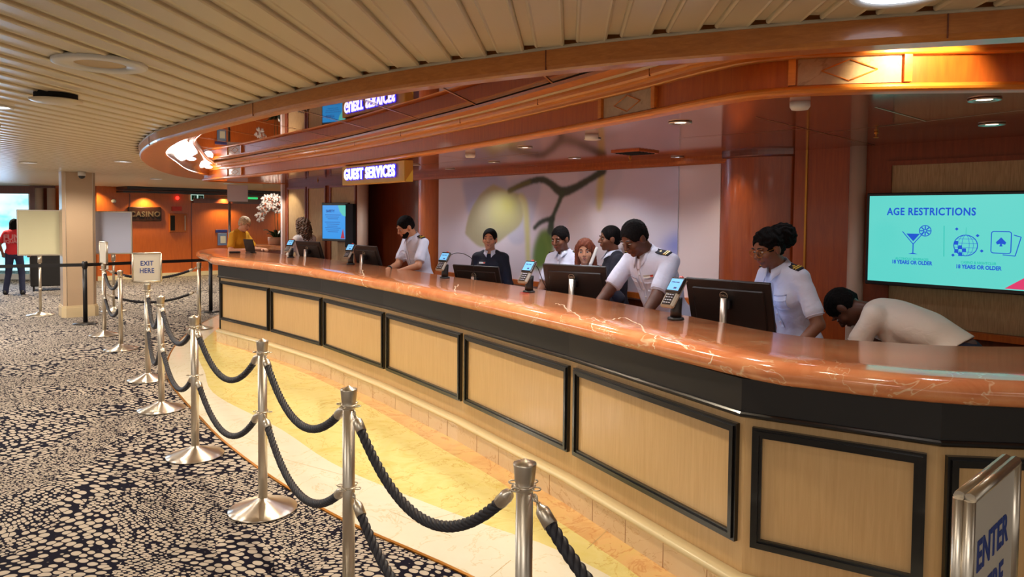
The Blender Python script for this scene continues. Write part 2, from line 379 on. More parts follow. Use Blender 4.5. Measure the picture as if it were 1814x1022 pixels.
def ring_between(name, ro, ri, m_):
    prof = []
    mb = MB(); n = len(ro); P = []
    for (ax, ay), (bx, by) in zip(ro, ri):
        ux, uy = bx-ax, by-ay; L = math.hypot(ux, uy); e = .018/L
        P += [(ax, ay, 2.40), (ax, ay, 2.300), (ax+ux*e*.4, ay+uy*e*.4, 2.288), (ax+ux*e, ay+uy*e, 2.281), (bx-ux*e, by-uy*e, 2.281), (bx, by, 2.29), (bx, by, 2.46), (ax+ux*.5, ay+uy*.5, 2.46)]
    k = 8; F = []
    for i in range(n-1):
        for j in range(k): F.append((i*k+j, (i+1)*k+j, (i+1)*k+(j+1) % k, i*k+(j+1) % k))
    F += [tuple(range(k)), tuple(range((n-1)*k, n*k))]
    mb.add(P, F, False); return mb.build(name, m_)
S(ring_between('trim_3', RO, RI, 'ring_wood'))
# thin cream bead where the ring meets the slats + joints in the ring
mb = MB(); mb.sweep(with_normals(RO, -1), [(-.002, 2.362), (.010, 2.362), (.010, 2.372), (-.002, 2.372)]); S(mb.build('trim_4', 'slat'))
mb = MB()
for k in (40, 58, 73, 20):
    (x, y), (nx, ny) = with_normals(RO, -1)[k]; mb.box((x, y, 2.33), (.004, .006, .088), math.atan2(ny, nx)+PI/2)
S(mb.build('trim_5', 'cherry_dark'))
# slatted ceiling, slats clipped on the ring
SDv = Vector((math.sin(math.radians(4.6)), math.cos(math.radians(4.6)))); STv = Vector((SDv.y, -SDv.x))
ringpoly = [Vector(p) for p in RO]+[Vector((6.5, 13.8))]
def crossings(t0):
    o = STv*t0; out = []
    n = len(ringpoly)
    for i in range(n):
        a_, b2 = ringpoly[i]-o, ringpoly[(i+1) % n]-o
        ta, tb = a_.dot(STv), b2.dot(STv)
        if (ta > 0) != (tb > 0):
            s_ = ta/(ta-tb); out.append((a_+(b2-a_)*s_).dot(SDv))
    return sorted(out)
PITCHS = .1575; ZC = 2.37
prof = [(-.0575, ZC+.022), (-.0575, ZC+.004), (-.0555, ZC), (-.049, ZC-.004), (-.043, ZC-.001), (.043, ZC-.001), (.049, ZC-.004), (.0555, ZC), (.0575, ZC+.004), (.0575, ZC+.022)]
tg0 = (at_z(1010, 0, ZC).to_2d()).dot(STv)
mb = MB()
for k in range(-110, 46):
    t0 = tg0+(k+.5)*PITCHS
    cr = crossings(t0); segs = []
    lo = -6.
    for i in range(0, len(cr) - len(cr) % 2, 2): segs.append((lo, cr[i]-.012)); lo = cr[i+1]+.012
    segs.append((lo, 26.))
    for a_, b2 in segs:
        if b2-a_ < .05: continue
        n = len(prof); P = []
        for s_ in (a_, b2):
            for u, z in prof:
                q_ = STv*(t0+u)+SDv*s_; P.append((q_.x, q_.y, z))
        mb.add(P, [(i, i+1, n+i+1, n+i) for i in range(n-1)]+[tuple(range(n)), tuple(range(n, 2*n))])
S(mb.build('ceiling', 'slat', fix=False))
mb = MB()   # recess strips between the slats and the slab above
for k in range(-110, 46):
    t0 = tg0+k*PITCHS; cr = crossings(t0); lo = -6.; segs = []
    for i in range(0, len(cr) - len(cr) % 2, 2): segs.append((lo, cr[i]-.03)); lo = cr[i+1]+.03
    segs.append((lo, 26.))
    for a_, b2 in segs:
        if b2 > a_: 
            P = [STv*(t0+u)+SDv*s_ for u, s_ in ((-.021, a_), (.021, a_), (.021, b2), (-.021, b2))]; mb.add([(p.x, p.y, ZC+.012) for p in P], [(0, 1, 2, 3)])
S(mb.build('ceiling_groove', 'slat', fix=False))
mb = MB(); mb.add([(-40, -14, 2.55), (25, -14, 2.55), (25, 45, 2.55), (-40, 45, 2.55)], [(0, 1, 2, 3)]); S(mb.build('ceiling_slab', 'void'))

# fascia over the counter: lower lip, panel band, two crown steps
FZ = [(-3.2, 12.1), (-4.2, 11.6), (-4.72, 11.15), (-4.65, 10.72), (-3.7, 9.70), (-2.735, 8.52), (-1.85, 7.43), (-1.04, 6.27), (-.19, 4.98), (.36, 4.04), (.66, 3.50), (.86, 3.10), (1.03, 2.89), (1.36, 2.77), (1.93, 2.69), (3.0, 2.55), (4.5, 2.4)]
F0 = catmull(FZ, 7); FN = with_normals(F0, 1)
def arc(c, r, a0, a1, n=5): return [(c[0]+r*math.cos(math.radians(a0+(a1-a0)*i/n)), c[1]+r*math.sin(math.radians(a0+(a1-a0)*i/n))) for i in range(n+1)]
mb = MB(); mb.sweep(FN, [(-.03, 2.356), (0, 2.356), (0, 2.24), (-.03, 2.24)]); fas = S(mb.build('trim_6', 'cherry'))
mb = MB(); mb.sweep(FN, [(-.05, 2.212)]+[(.0+.026*math.cos(a_), 2.229+.017*math.sin(a_)) for a_ in np.linspace(-PI/2, PI/2, 7)]+[(-.05, 2.246)]); S(mb.build('trim_7', 'crown'))
mb = MB(); mb.sweep(FN, [(-.03, 2.352), (.012, 2.351), (.022, 2.353), (.027, 2.358), (.028, 2.370), (.033, 2.380), (.040, 2.384), (.058, 2.388), (.066, 2.398), (.068, 2.412), (.066, 2.426), (.060, 2.432), (-.03, 2.434)]); S(mb.build('trim_8', 'crown'))
mb = MB(); mb.sweep(FN, [(-.03, 2.426), (.105, 2.426), (.105, 2.436), (-.03, 2.436)]); S(mb.build('trim_9', 'slat'))
mb = MB(); mb.sweep(FN, [(.105, 2.428), (.20, 2.428), (.205, 2.445), (.105, 2.445)]); S(mb.build('trim_10', 'ring_wood'))
# mirrored ceiling between ring and fascia
mb = MB(); ply = RI[:]+[(-2.5, 12.8), (4., 12.8), (6.5, 6)]
mb.add([(x, y, 2.45) for x, y in ply], [tuple(range(len(ply)))]); S(mb.build('ceiling_mirror', 'mirror'))
mb = MB()   # polished cove wrapping the left end, with its lamps
_i0 = min(range(len(RI)), key=lambda i: math.hypot(RI[i][0]+1.6, RI[i][1]-4.36)); _i1 = min(range(len(RI)), key=lambda i: math.hypot(RI[i][0]+4.4, RI[i][1]-11.8))
NR = with_normals(RI, 1)[_i0:_i1]; n = len(NR); P = []; cvp = [(0, 2.30), (.03, 2.35), (.08, 2.395), (.15, 2.42), (.20, 2.425), (.235, 2.41), (.255, 2.42), (.27, 2.448)]
for i, ((x, y), (nx, ny)) in enumerate(NR):
    w_ = min(1, .12+i/12.)
    P += [(x+nx*o*w_, y+ny*o*w_, z) for o, z in cvp]
L = len(cvp); mb.add(P, [(i*L+j, (i+1)*L+j, (i+1)*L+j+1, i*L+j+1) for i in range(n-1) for j in range(L-1)], True); cove = S(mb.build('trim_11', 'cove'))
cg = mat('cove_lamp_glow', (240, 240, 255), .5, emit=(225, 225, 255), estr=3)
for k, _q in enumerate((.40, .58, .76)):
    (x, y), (nx, ny) = NR[int(_q*n)]; p = Vector((x+nx*.11, y+ny*.11, 2.385)); mb = MB(); mb.ell((0, 0, 0), (.055, .055, .022)); o = mb.build('cove_lamp', cg, loc=p); prop(o, ['nearest glowing lamp in the polished cove at the left end of the wooden ring', 'middle glowing lamp in the polished cove, at the turn of the wooden ring', 'farthest glowing lamp in the polished cove, beside the fascia end'][k], 'cove lamp', 'lamps in the cove')
    lamp('POINT', 'cove_point', (p.x, p.y, 2.345), 3, (1, .9, .85), .06)
_fr = [p for p in F0 if p[0] > .98]; _rr = [p for p in RI if p[0] > .98]
mb = MB(); mb.add([(x, y, 2.437) for x, y in _fr]+[(x, y, 2.437) for x, y in _rr], [tuple(range(len(_fr)+len(_rr)))]); S(mb.build('trim_24', 'crown'))
mb = MB()   # gold lines of the mirror tiles
g0, g1 = Vector((-1.527, 4.908)), Vector((-1.217, 6.073)); gd = (g1-g0).normalized(); gn = Vector((gd.y, -gd.x))
for k in range(-5, 8):
    o = g0+Vector((.533, -.539))*k*.99; a_, b2 = o-gd*1.2, o+gd*1.9
    # clip to the mirror area between ring and fascia
    pts = [a_+(b2-a_)*(i/60) for i in range(61)]
    def dist(p, poly): return min((p-Vector(q_)).length for q_ in poly)
    def inside(p, poly):
        c = False; n = len(poly)
        for i in range(n):
            x1, y1 = poly[i]; x2, y2 = poly[i-1]
            if (y1 > p.y) != (y2 > p.y) and p.x < (x2-x1)*(p.y-y1)/(y2-y1)+x1: c = not c
        return c
    FP = offset(F0, .2, 1)+[(6.5, 13.8)]
    ok = [p for p in pts if inside(p, ply) and not inside(p, FP)]
    if len(ok) > 2:
        p, q_ = ok[0], ok[-1]; nn = gn*.006
        mb.add([(p.x+nn.x, p.y+nn.y, 2.446), (p.x-nn.x, p.y-nn.y, 2.446), (q_.x-nn.x, q_.y-nn.y, 2.446), (q_.x+nn.x, q_.y+nn.y, 2.446)], [(0, 1, 2, 3)])
S(mb.build('trim_12', 'gold'))
# inlays in the fascia band: stone tablet with diamond, wooden stops
def fpoint(px, py):
    # nearest place on the fascia face seen through the photo position
    best = None
    for i in range(len(F0)-1):
        a_, b2 = Vector(F0[i]), Vector(F0[i+1]); D = (b2-a_).normalized()
        P = at_wall(px, py, a_, D); s_ = (P.to_2d()-a_).dot(D)
        if -1e-3 <= s_ <= (b2-a_).length+1e-3 and P.y > 0 and (best is None or P.y < best[0].y): best = (P, D)
    return best
FL = [0]
for i in range(1, len(F0)): FL.append(FL[-1]+math.hypot(F0[i][0]-F0[i-1][0], F0[i][1]-F0[i-1][1]))
def fat(s_):
    x = float(np.interp(s_, FL, [p[0] for p in F0])); y = float(np.interp(s_, FL, [p[1] for p in F0]))
    nx = float(np.interp(s_, FL, [q_[1][0] for q_ in FN])); ny = float(np.interp(s_, FL, [q_[1][1] for q_ in FN])); return x, y, nx, ny
def sof(P):
    i = min(range(len(F0)), key=lambda j: (Vector(F0[j])-P.to_2d()).length); 
    D = Vector(F0[min(i+1, len(F0)-1)])-Vector(F0[max(i-1, 0)]); D.normalize(); return FL[i]+(P.to_2d()-Vector(F0[i])).dot(D)
def inlay(s0, s1):
    mb = MB(); n = 12
    path = [fat(s0+(s1-s0)*i/n) for i in range(n+1)]
    mb.sweep([((x, y), (nx, ny)) for x, y, nx, ny in path], [(-.005, 2.248), (.006, 2.248), (.006, 2.350), (-.005, 2.350)])
    o = mb.build('fascia_inlay', 'inlay', fas); 
    sc, w_ = (s0+s1)/2, (s1-s0)*.27; mb = MB()
    cs = [(sc-w_, 2.30), (sc, 2.341), (sc+w_, 2.30), (sc, 2.259)]
    for (sa, za), (sb, zb) in zip(cs, cs[1:]+cs[:1]):
        pts = []
        for i in range(7):
            x, y, nx, ny = fat(sa+(sb-sa)*i/6); pts.append((x+nx*.008, y+ny*.008, za+(zb-za)*i/6))
        mb.tube(pts, .003, 5)
    mb.build('diamond_line', 'crown', o)
    mb = MB()
    for s_ in (s0-.02, s1+.02):
        x, y, nx, ny = fat(s_); mb.box((x+nx*.005, y+ny*.005, 2.30), (.028, .03, .104), math.atan2(ny, nx)-PI/2)
    mb.build('inlay_stop', 'crown', o)
for a_, b2 in [((1071, 190), (1157, 180)), ((1413, 130), (1596, 122)), ((405, 300), (428, 299))]:
    r0, r1 = fpoint(*a_), fpoint(*b2)
    if r0 and r1: s0, s1 = sorted((sof(r0[0]), sof(r1[0]))); inlay(s0, s1)
mb = MB()   # joints in the crown
for s_ in [FL[-1]*k/15 for k in range(2, 14)]:
    x, y, nx, ny = fat(s_); mb.box((x+nx*.02, y+ny*.02, 2.41), (.003, .098, .04), math.atan2(ny, nx)-PI/2)
mb.build('crown_joint', 'cherry_dark', fas)
# soffit over the staff
sp = [p for p in offset(F0, -.02, 1)]; sp = sp+[(5.5, 3.5), (4.2, 5.5), (-2.6, 13.0)]
mb = MB(); n = len(sp); mb.add([(x, y, 2.222) for x, y in sp], [tuple(range(n))]); S(mb.build('ceiling_soffit', 'soffit'))
mb = MB()   # panel seams of the soffit
def seam(a_, b2, w_=.004):
    a_, b2 = Vector(a_), Vector(b2); d = (b2-a_).normalized(); n = Vector((-d.y, d.x))*w_
    mb.add([(p.x, p.y, 2.2195) for p in (a_+n, a_-n, b2-n, b2+n)], [(0, 1, 2, 3)])
for px in [((1339, 208), (1550, 258)), ((1200, 246), (1430, 228)), ((1550, 190), (1640, 215)), ((1440, 238), (1814, 195))]:
    seam(at_z(*px[0], 2.2195).to_2d(), at_z(*px[1], 2.2195).to_2d())
seam((.2, 5.6), (-4., 11.2)); seam((-.7, 5.9), (.25, 7.1)); seam((-2.1, 7.9), (-1.2, 9.0))
S(mb.build('trim_13', 'gold'))

# ------------------------------------------------------------------ staff wall
M['grey_post'] = mat('cream_post_paint', (196, 172, 152), .5)
M['cherry_shaded'] = wood('cherry_shaded', (146, 62, 18), (168, 78, 24), (8, 8, .7), .35, .15)  # darker copy of the cherry, dim lighting put into its colour
def wbox(mb, t0, t1, z0, z1, d0, d1):
    P = [wallp(t, z, d) for t in (t0, t1) for d in (d0, d1) for z in (z0, z1)]
    return mb.add(P, [(0, 1, 3, 2), (4, 6, 7, 5), (0, 4, 5, 1), (2, 3, 7, 6), (0, 2, 6, 4), (1, 5, 7, 3)])
def tw(px, py=400): p = at_wall(px, py, WP, WD); return (p.to_2d()-WP).dot(WD)
T = {k: tw(k) for k in (502, 510, 540, 543, 576, 580, 583, 628, 632, 651, 652, 733, 778, 1202, 1275, 1425, 1428, 1503, 1530)}
zt_, zs_ = 2.155, 2.222
mb = MB(); wbox(mb, T[778], T[1275], .98, zt_, -.06, 0); S(mb.build('wall_back', 'cream'))
mb = MB(); wbox(mb, T[778]-.02, T[1275], 0, .98, -.06, .0); S(mb.build('wall_back_lower', 'cherry_dark'))
mb = MB(); wbox(mb, T[778]-.02, T[1275]+.05, 1.0, 1.05, 0, .05); wbox(mb, T[778]-.9, T[1275]+.25, zt_, zs_, -.06, .035); wbox(mb, T[778]-.9, T[1275]+.25, 2.165, 2.19, .035, .05); S(mb.build('trim_14', 'cherry'))
# convex cherry cylinders either side of the picture
def qcyl(name, tc, off, r, a0, a1, m_):
    c = wallp(tc, 0, off); mb = MB(); n = 20; P = []; 
    for i in range(n+1):
        a_ = math.radians(a0+(a1-a0)*i/n); p = c.to_2d()+WD*(r*math.cos(a_))+WN*(r*math.sin(a_)); P += [(p.x, p.y, 0), (p.x, p.y, zs_)]
    mb.add(P, [(2*i, 2*i+2, 2*i+3, 2*i+1) for i in range(n)], True); return S(mb.build(name, m_, fix=False))
qcyl('wall_curved', T[1275]+.27, -.30, .40, 10, 250, 'cherry_shaded')
qcyl('wall_curved', T[733]+.22, -.20, .235, -60, 230, 'cherry')
mb = MB()  # rounded cornice over the big curve
cc = wallp(T[1275]+.27, 0, -.30).to_2d(); pth = []
for i in range(21):
    a_ = math.radians(35+135*i/20); u = WD*math.cos(a_)+WN*math.sin(a_); pth.append(((cc.x+u.x*.4, cc.y+u.y*.4), (u.x, u.y)))
mb.sweep(pth, [(0, 2.185), (.01, 2.19), (.014, 2.2), (.014, 2.222), (0, 2.222)]); S(mb.build('trim_15', 'cherry_dark'))
# dark doorway left of the picture, flat cherry panel and posts right of it
mb = MB(); wbox(mb, T[632]-.9, T[733]+.3, 0, zs_, -.45, -.40); S(mb.build('door_1', 'cherry_dark'))
mb = MB(); wbox(mb, T[1425]-.1, T[1503], 0, zs_, -.08, -.03); S(mb.build('wall_right_panel', 'cherry_shaded'))
mb = MB(); wbox(mb, T[1425]-.012, T[1425]+.002, 0, zs_, -.06, -.02); S(mb.build('trim_16', 'gold'))
for a_, b2 in ((T[1503], T[1530]), (T[632], T[651])):
    mb = MB(); r = .053 if a_ > 0 else .078; c = wallp((a_+b2)/2, 0, -.01); mb.lathe([(r, 0), (r, zs_)], c, 28); p = mb.build('service_post', 'grey_post')
    prop(p, 'grey round floor-to-soffit post beside the large age restrictions screen' if a_ > 0 else 'grey round floor-to-soffit post between the small blue screen and dark doorway', 'post')
# framed textile wall behind the big screen
def framed(name, t0, t1, inner, tname):
    mb = MB(); wbox(mb, t0, t1, 0, zs_, -.08, -.02); S(mb.build(name, 'cherry_matt'))
    for (a_, b2, z0, z1) in inner:
        mb = MB(); wbox(mb, a_, b2, z0, z1, -.02, -.012); o = S(mb.build('wall_textile', 'textile'))
        mb = MB()
        for q_ in ((a_-.03, b2+.03, z1, z1+.03), (a_-.03, b2+.03, z0-.03, z0), (a_-.03, a_, z0, z1), (b2, b2+.03, z0, z1)): wbox(mb, *q_, -.022, .005)
        S(mb.build(tname, 'cherry_matt'))
m = M['textile'] = mat('ribbed_beige_textile', (176, 146, 104), .85); t = NT(m); v = t.coords((60, 60, 4)); nn = t.noise(v, 3, 2); t.base(t.ramp(nn.outputs['Fac'], [(.3, (160, 130, 92)), (.7, (186, 156, 114))]))
framed('wall_right', T[1530], T[1530]+3.0, [(T[1530]+.17, T[1530]+2.8, 1.03, 2.08)], 'trim_17')
mb = MB(); wbox(mb, T[1530]+.1, T[1530]+3, .99, 1.03, -.02, .05); S(mb.build('trim_18', 'cherry'))
framed('wall_left_section', T[502], T[632], [(T[510], T[540], .9, 2.12), (T[543]+.05, T[576]-.02, .9, 2.12), (T[580]+.10, T[628], .9, 2.12)], 'trim_19')
mb = MB(); wbox(mb, T[502]-.04, T[502]+.02, 0, zs_, -.12, .03); S(mb.build('trim_20', 'cream'))
# staff side lower wall closing the room behind the right section
mb = MB(); mb.box((5.6, 3.0, 1.2), (.1, 5., 2.4)); S(mb.build('wall_east', 'cherry_dark'))

# ------------------------------------------------------------------ far walls, left glazed end
FWp, FWd = Vector((-10.3, 17.6)), Vector((.69, .724))
def fbox(mb, s0, s1, z0, z1, d0, d1):
    n = Vector((FWd.y, -FWd.x)); P = [(FWp.x+FWd.x*s+n.x*d, FWp.y+FWd.y*s+n.y*d, z) for s in (s0, s1) for d in (d0, d1) for z in (z0, z1)]
    return mb.add(P, [(0, 1, 3, 2), (4, 6, 7, 5), (0, 4, 5, 1), (2, 3, 7, 6), (0, 2, 6, 4), (1, 5, 7, 3)])
mb = MB(); fbox(mb, -.05, 14, 0, 2.37, -.2, 0); S(mb.build('wall_far', 'cherry_wall'))
mb = MB(); fbox(mb, -.05, 14, 0.006, .12, 0, .025); S(mb.build('baseboard_far', 'bullnose'))
mb = MB(); fbox(mb, .4, 14, 2.22, 2.26, 0, .5); fbox(mb, .4, 14, 2.30, 2.365, 0, .8); S(mb.build('trim_21', 'black'))
mb = MB(); fbox(mb, 2.28, 5.8, 2.0, 2.12, 0, .12); S(mb.build('trim_22', 'cherry_dark'))
mb = MB(); 
for s_ in (.7, 2.25, 5.85): fbox(mb, s_, s_+.02, 0.12, 2.2, 0, .012)
S(mb.build('trim_23', 'cherry_dark'))
# left return wall with glazed doors to daylight
mb = MB(); mb.box((-10.85, 17.72, 1.19), (1.15, .12, 2.36)); S(mb.build('wall_left', 'cherry_wall'))
mb = MB(); mb.box((-11.75, 17.72, 1.19), (.62, .12, 2.36)); mb.box((-14.5, 17.72, 2.26), (6.0, .14, .20)); S(mb.build('wall_left_pier', 'cherry_dark'))
for x in (-11.72, -11.42):
    mb = MB(); mb.lathe([(.09, 0), (.09, 2.3)], (x, 17.5, 0), 20); prop(mb.build('slim_column', 'grey_post'), 'slim grey column standing behind the white board, '+('nearer the glass doors' if x < -11.6 else 'nearer the orange wall'), 'column')
M['glass'] = mat('door_glass', (225, 240, 245), .02); NT(M['glass']).b.inputs['Transmission Weight'].default_value = 1
NT(M['glass']).b.inputs['IOR'].default_value = 1.05
mb = MB(); mb.box((-14.7, 17.75, 1.08), (5.2, .012, 2.1)); win = S(mb.build('window_1', 'glass'))
mb = MB()
for x in (-12.08, -13.4, -14.7, -16.0): mb.box((x, 17.72, 1.1), (.06, .08, 2.12))
mb.box((-14.7, 17.72, .08), (5.2, .08, .14)); mb.box((-14.7, 17.72, 1.0), (5.2, .05, .05))
mb.build('window_frame', 'white', win)
m = mat('daylight_outside', (200, 240, 255), .9, emit=(178, 236, 255), estr=1.6); t = NT(m); v = t.coords((.6, .6, .9)); nn = t.noise(v, 2.2, 3)
t.link(t.ramp(nn.outputs['Fac'], [(.35, (90, 205, 235)), (.5, (200, 245, 250)), (.7, (235, 250, 255))]), t.b.inputs['Emission Color'])
mb = MB(); mb.box((-15.5, 20.5, 1.5), (9, .05, 5)); S(mb.build('outside_sky', m))

# ------------------------------------------------------------------ the long counter
counter = empty('service_counter', (0, 0, 0), 0, 'long faceted pale oak counter with black frames under an orange marble top', 'counter')
def facet_box(mb, i, u0, u1, z0, z1, d0, d1, m_=0):
    a_, b2 = Vector(K[i]), Vector(K[i+1]); d = (b2-a_).normalized(); n = Vector((d.y, -d.x)); n = n if n.dot(Vector((-.8, -.6))) > 0 or i > 6 else n
    P = []
    for u in (u0, u1):
        for dd in (d0, d1):
            for z in (z0, z1): p = a_+d*u+n*dd; P.append((p.x, p.y, z))
    mb.mat(m_); return mb.add(P, [(0, 1, 3, 2), (4, 6, 7, 5), (0, 4, 5, 1), (2, 3, 7, 6), (0, 2, 6, 4), (1, 5, 7, 3)])
KN = with_normals(K, 1)
mb = MB()   # carcass
inner = offset(K, -.50, 1); poly = K+inner[::-1]
mb.prism(poly, .0, 1.03); mb.prism([K[0], (-4.62, 11.2), (-4.1, 11.0), inner[0]], 0, 1.03); mb.build('carcass', 'oak', counter)
pmb = MB(); pmb.sweep(KN, [(0.004, 0.006), (.06, 0.006), (.06, .135), (.004, .135)])
mb = MB(); mb.sweep(KN, [(.003, .13)]+[(.058+.017*math.cos(a_), .148+.017*math.sin(a_)) for a_ in np.linspace(-PI/2, PI/2, 7)]+[(.003, .168)], smooth=True); mb.build('plinth_cap', 'bullnose', counter)
mb = pmb
for i in range(len(K)-1):
    L = (Vector(K[i+1])-Vector(K[i])).length; k = int(L/.33)
    for j in range(1, k+1): facet_box(mb, i, L*j/(k+.5)-.0015, L*j/(k+.5)+.0015, .006, .166, .0605, .0615, 1)
mb.build('plinth', ['marble_pink', mat('tile_joint', (170, 128, 92), .7)], counter)
mb = MB(); mb.sweep(KN, [(.003, .875), (.035, .885), (.035, 1.03), (.003, 1.03)]); mb.build('black_band', 'black_fascia', counter)
mb = MB(); mb.sweep(KN, [(.003, .86)]+[(.03+.018*math.cos(a_), .876+.014*math.sin(a_)) for a_ in np.linspace(-PI/2, PI/2, 6)]+[(.003, .892)], smooth=False); mb.build('band_moulding', 'black', counter)
mb = MB(); mb.add([(-3.905, 9.42, 0), (-4.63, 11.2, 0), (-4.63, 11.2, 1.03), (-3.905, 9.42, 1.03)], [(0, 1, 2, 3)]); 
o_ = MB(); o_.sweep(with_normals([(-4.62, 11.2), (-3.90, 9.43)], 1), [(0, .17), (.02, .17), (.02, 1.03), (0, 1.03)]); o_.build('end_panel', 'black', counter)
for i in range(len(K)-1):
    L = (Vector(K[i+1])-Vector(K[i])).length; g = .028 if i != 6 else .035
    mb = MB(); facet_box(mb, i, g+.03, L-g-.03, .33, .79, 0, .006); pn = mb.build('front_panel', 'oak', counter)
    mb = MB(); w_ = .042
    for (u0, u1, z0, z1) in ((g, L-g, .822-w_, .822), (g, L-g, .298, .298+w_), (g, g+w_, .298+w_, .822-w_), (L-g-w_, L-g, .298+w_, .822-w_)):
        facet_box(mb, i, u0, u1, z0, z1, 0, .022)
        iu0 = u0+.012 if u1-u0 < .1 else u0+.012; iu1 = u1-.012; iz0, iz1 = (z0+.012, z1-.012)
        facet_box(mb, i, iu0, iu1, iz0 if z1-z0 < .1 else z0-.012, iz1 if z1-z0 < .1 else z1+.012, .02, .032)
    mb.build('panel_frame', 'black', pn)
# marble top: front line offset from the panels, big bullnose, rounded left end
front = [(-5.02, 11.55), (-4.88, 11.0), (-4.58, 10.3), (-4.25, 9.85)]+offset(K, .085, 1)[0:1]
fr = catmull([(-4.98, 11.95), (-5.05, 11.6), (-4.92, 11.05), (-4.60, 10.45), (-4.25, 9.92)]+offset(K, .075, 1)[0:6]+[(.98, 3.03), (1.20, 2.82), (1.55, 2.63), (1.95, 2.545), (2.9, 2.45), (4.3, 2.7)], 8)
bk = catmull([(-4.98, 11.95), (-4.85, 11.9), (-4.4, 11.45), (-4.03, 11.05), (-3.3, 10.25), (-2.54, 9.40), (-1.81, 8.5), (-1.30, 7.85), (-.70, 6.95), (.0, 6.02), (.45, 5.33), (.73, 4.86), (.95, 4.42), (1.17, 4.0), (1.33, 3.68), (1.50, 3.48), (1.82, 3.37), (2.3, 3.28), (4.4, 3.4)], 8)
def resample(c, n):
    L = [0]
    for i in range(1, len(c)): L.append(L[-1]+math.hypot(c[i][0]-c[i-1][0], c[i][1]-c[i-1][1]))
    return [(float(np.interp(k/n*L[-1], L, [p[0] for p in c])), float(np.interp(k/n*L[-1], L, [p[1] for p in c]))) for k in range(n+1)]
NN = 110; fr, bk = resample(fr, NN), resample(bk, NN); fn = with_normals(fr, 1); P = []; zt2 = 1.13; r = .05
prof = [(-.03, 1.03)]+[(-.03+.048*math.cos(a_)*1.25, 1.08+r*math.sin(a_)) for a_ in np.linspace(-PI/2, PI/2, 10)]
kk = len(prof); mb = MB()
for (p, n), q_ in zip(fn, bk):
    P += [(p[0]+n[0]*o, p[1]+n[1]*o, z) for o, z in prof]+[(q_[0], q_[1], zt2), (q_[0], q_[1], 1.03)]
kk += 2; F = []
for i in range(NN):
    for j in range(kk): F.append((i*kk+j, (i+1)*kk+j, (i+1)*kk+(j+1) % kk, i*kk+(j+1) % kk))
F += [tuple(range(kk)), tuple(range(NN*kk, (NN+1)*kk))]
mb.add(P, F, True); ct = mb.build('marble_top', 'marble_top', counter)
from mathutils.bvhtree import BVHTree
_bv = BVHTree.FromPolygons([Vector(p) for p in P], F)
def vein(pix, w_, name='marble_vein'):
    pts = []
    pr = catmull(pix, 5)
    for i, (px, py) in enumerate(pr):
        px += rng.normal()*1.3; py += rng.normal()*.9
        d = Vector(_fw*FPX+_rt*(px-CX)-_up*(py-CY)).normalized(); hit, nn_, _, _ = _bv.ray_cast(Vector((0, 0, EYE)), d)
        if hit is not None:
            if nn_.dot(d) > 0: nn_ = -nn_
            pts.append((hit+nn_*.0007, nn_))
    mb = MB(); V_ = []
    for i, (q_, nn_) in enumerate(pts):
        t = (pts[min(i+1, len(pts)-1)][0]-pts[max(i-1, 0)][0]).normalized(); sd = t.cross(nn_).normalized()*w_*(.4+.9*abs(math.sin(i*1.7))); V_ += [q_-sd, q_+sd]
    mb.add(V_, [(2*i, 2*i+2, 2*i+3, 2*i+1) for i in range(len(pts)-1)]); mb.build(name, 'vein', ct)
M['vein'] = mat('white_vein', (244, 218, 188), .2)
vein([(984, 538), (997, 540), (1005, 547), (1021, 556), (1031, 567), (1051, 563), (1068, 572), (1074, 569), (1100, 563), (1117, 567), (1137, 578), (1142, 588), (1163, 595), (1190, 599), (1205, 609), (1218, 619)], .0045)
vein([(1163, 595), (1158, 606), (1161, 618)], .003); vein([(640, 478), (644, 488), (641, 500), (650, 508)], .007); vein([(812, 505), (806, 512), (809, 523)], .004); vein([(1257, 622), (1262, 634), (1256, 646)], .003); vein([(1052, 566), (1048, 578), (1056, 588)], .0025)
# one strong pale vein by the terminals and faint ones on the edge, inlaid in the marble
def slabz(px, py):
    return at_z(px, py, zt2+.0008)
# staff desk behind the counter
dk = MB(); ko = [(p[0], p[1]) for p in bk[14:100]]
dn = with_normals(ko, 1); dk.sweep([((p[0], p[1]), (n[0], n[1])) for p, n in dn], [(-.02, .74), (-.42, .74), (-.42, .78), (-.02, .78)]); dk.sweep(dn, [(-.36, 0), (-.38, 0), (-.38, .74), (-.36, .74)])
desk = dk.build('staff_desk', 'cherry'); prop(desk, 'low cherry desk running behind the counter under the monitors', 'desk')
# ------------------------------------------------------------------ rope barrier
PT = {'P0': (.775, 1.125), 'P3': (.044, 2.045), 'P2': (-.672, 2.905), 'P1': (-1.431, 4.035), 'P4': (-2.23, 4.94), 'P5': (-3.05, 6.11), 'P7': (-3.73, 7.20), 'P6': (-4.89, 8.79), 'P9': (-5.68, 9.80), 'P8': (-4.62, 10.40)}
DESC = {'P0': 'stainless rope post carrying the enter here sign, mostly out of frame at right', 'P3': 'stainless rope post standing on the marble, nearest the camera in the middle',
 'P2': 'stainless rope post cut by the bottom edge, second nearest the camera', 'P1': 'stainless rope post at the carpet edge, nearest one with its whole conical base in view',
 'P4': 'stainless rope post at the carpet edge, second nearest with its base in view', 'P5': 'stainless rope post on the carpet just right of the exit here post',
 'P7': 'stainless rope post carrying the exit here sign', 'P6': 'stainless rope post standing left of the exit here sign on open carpet',
 'P9': 'stainless rope post under the edge-on sign in front of the column', 'P8': 'stainless rope post at the far tip of the marble beside the counter end'}
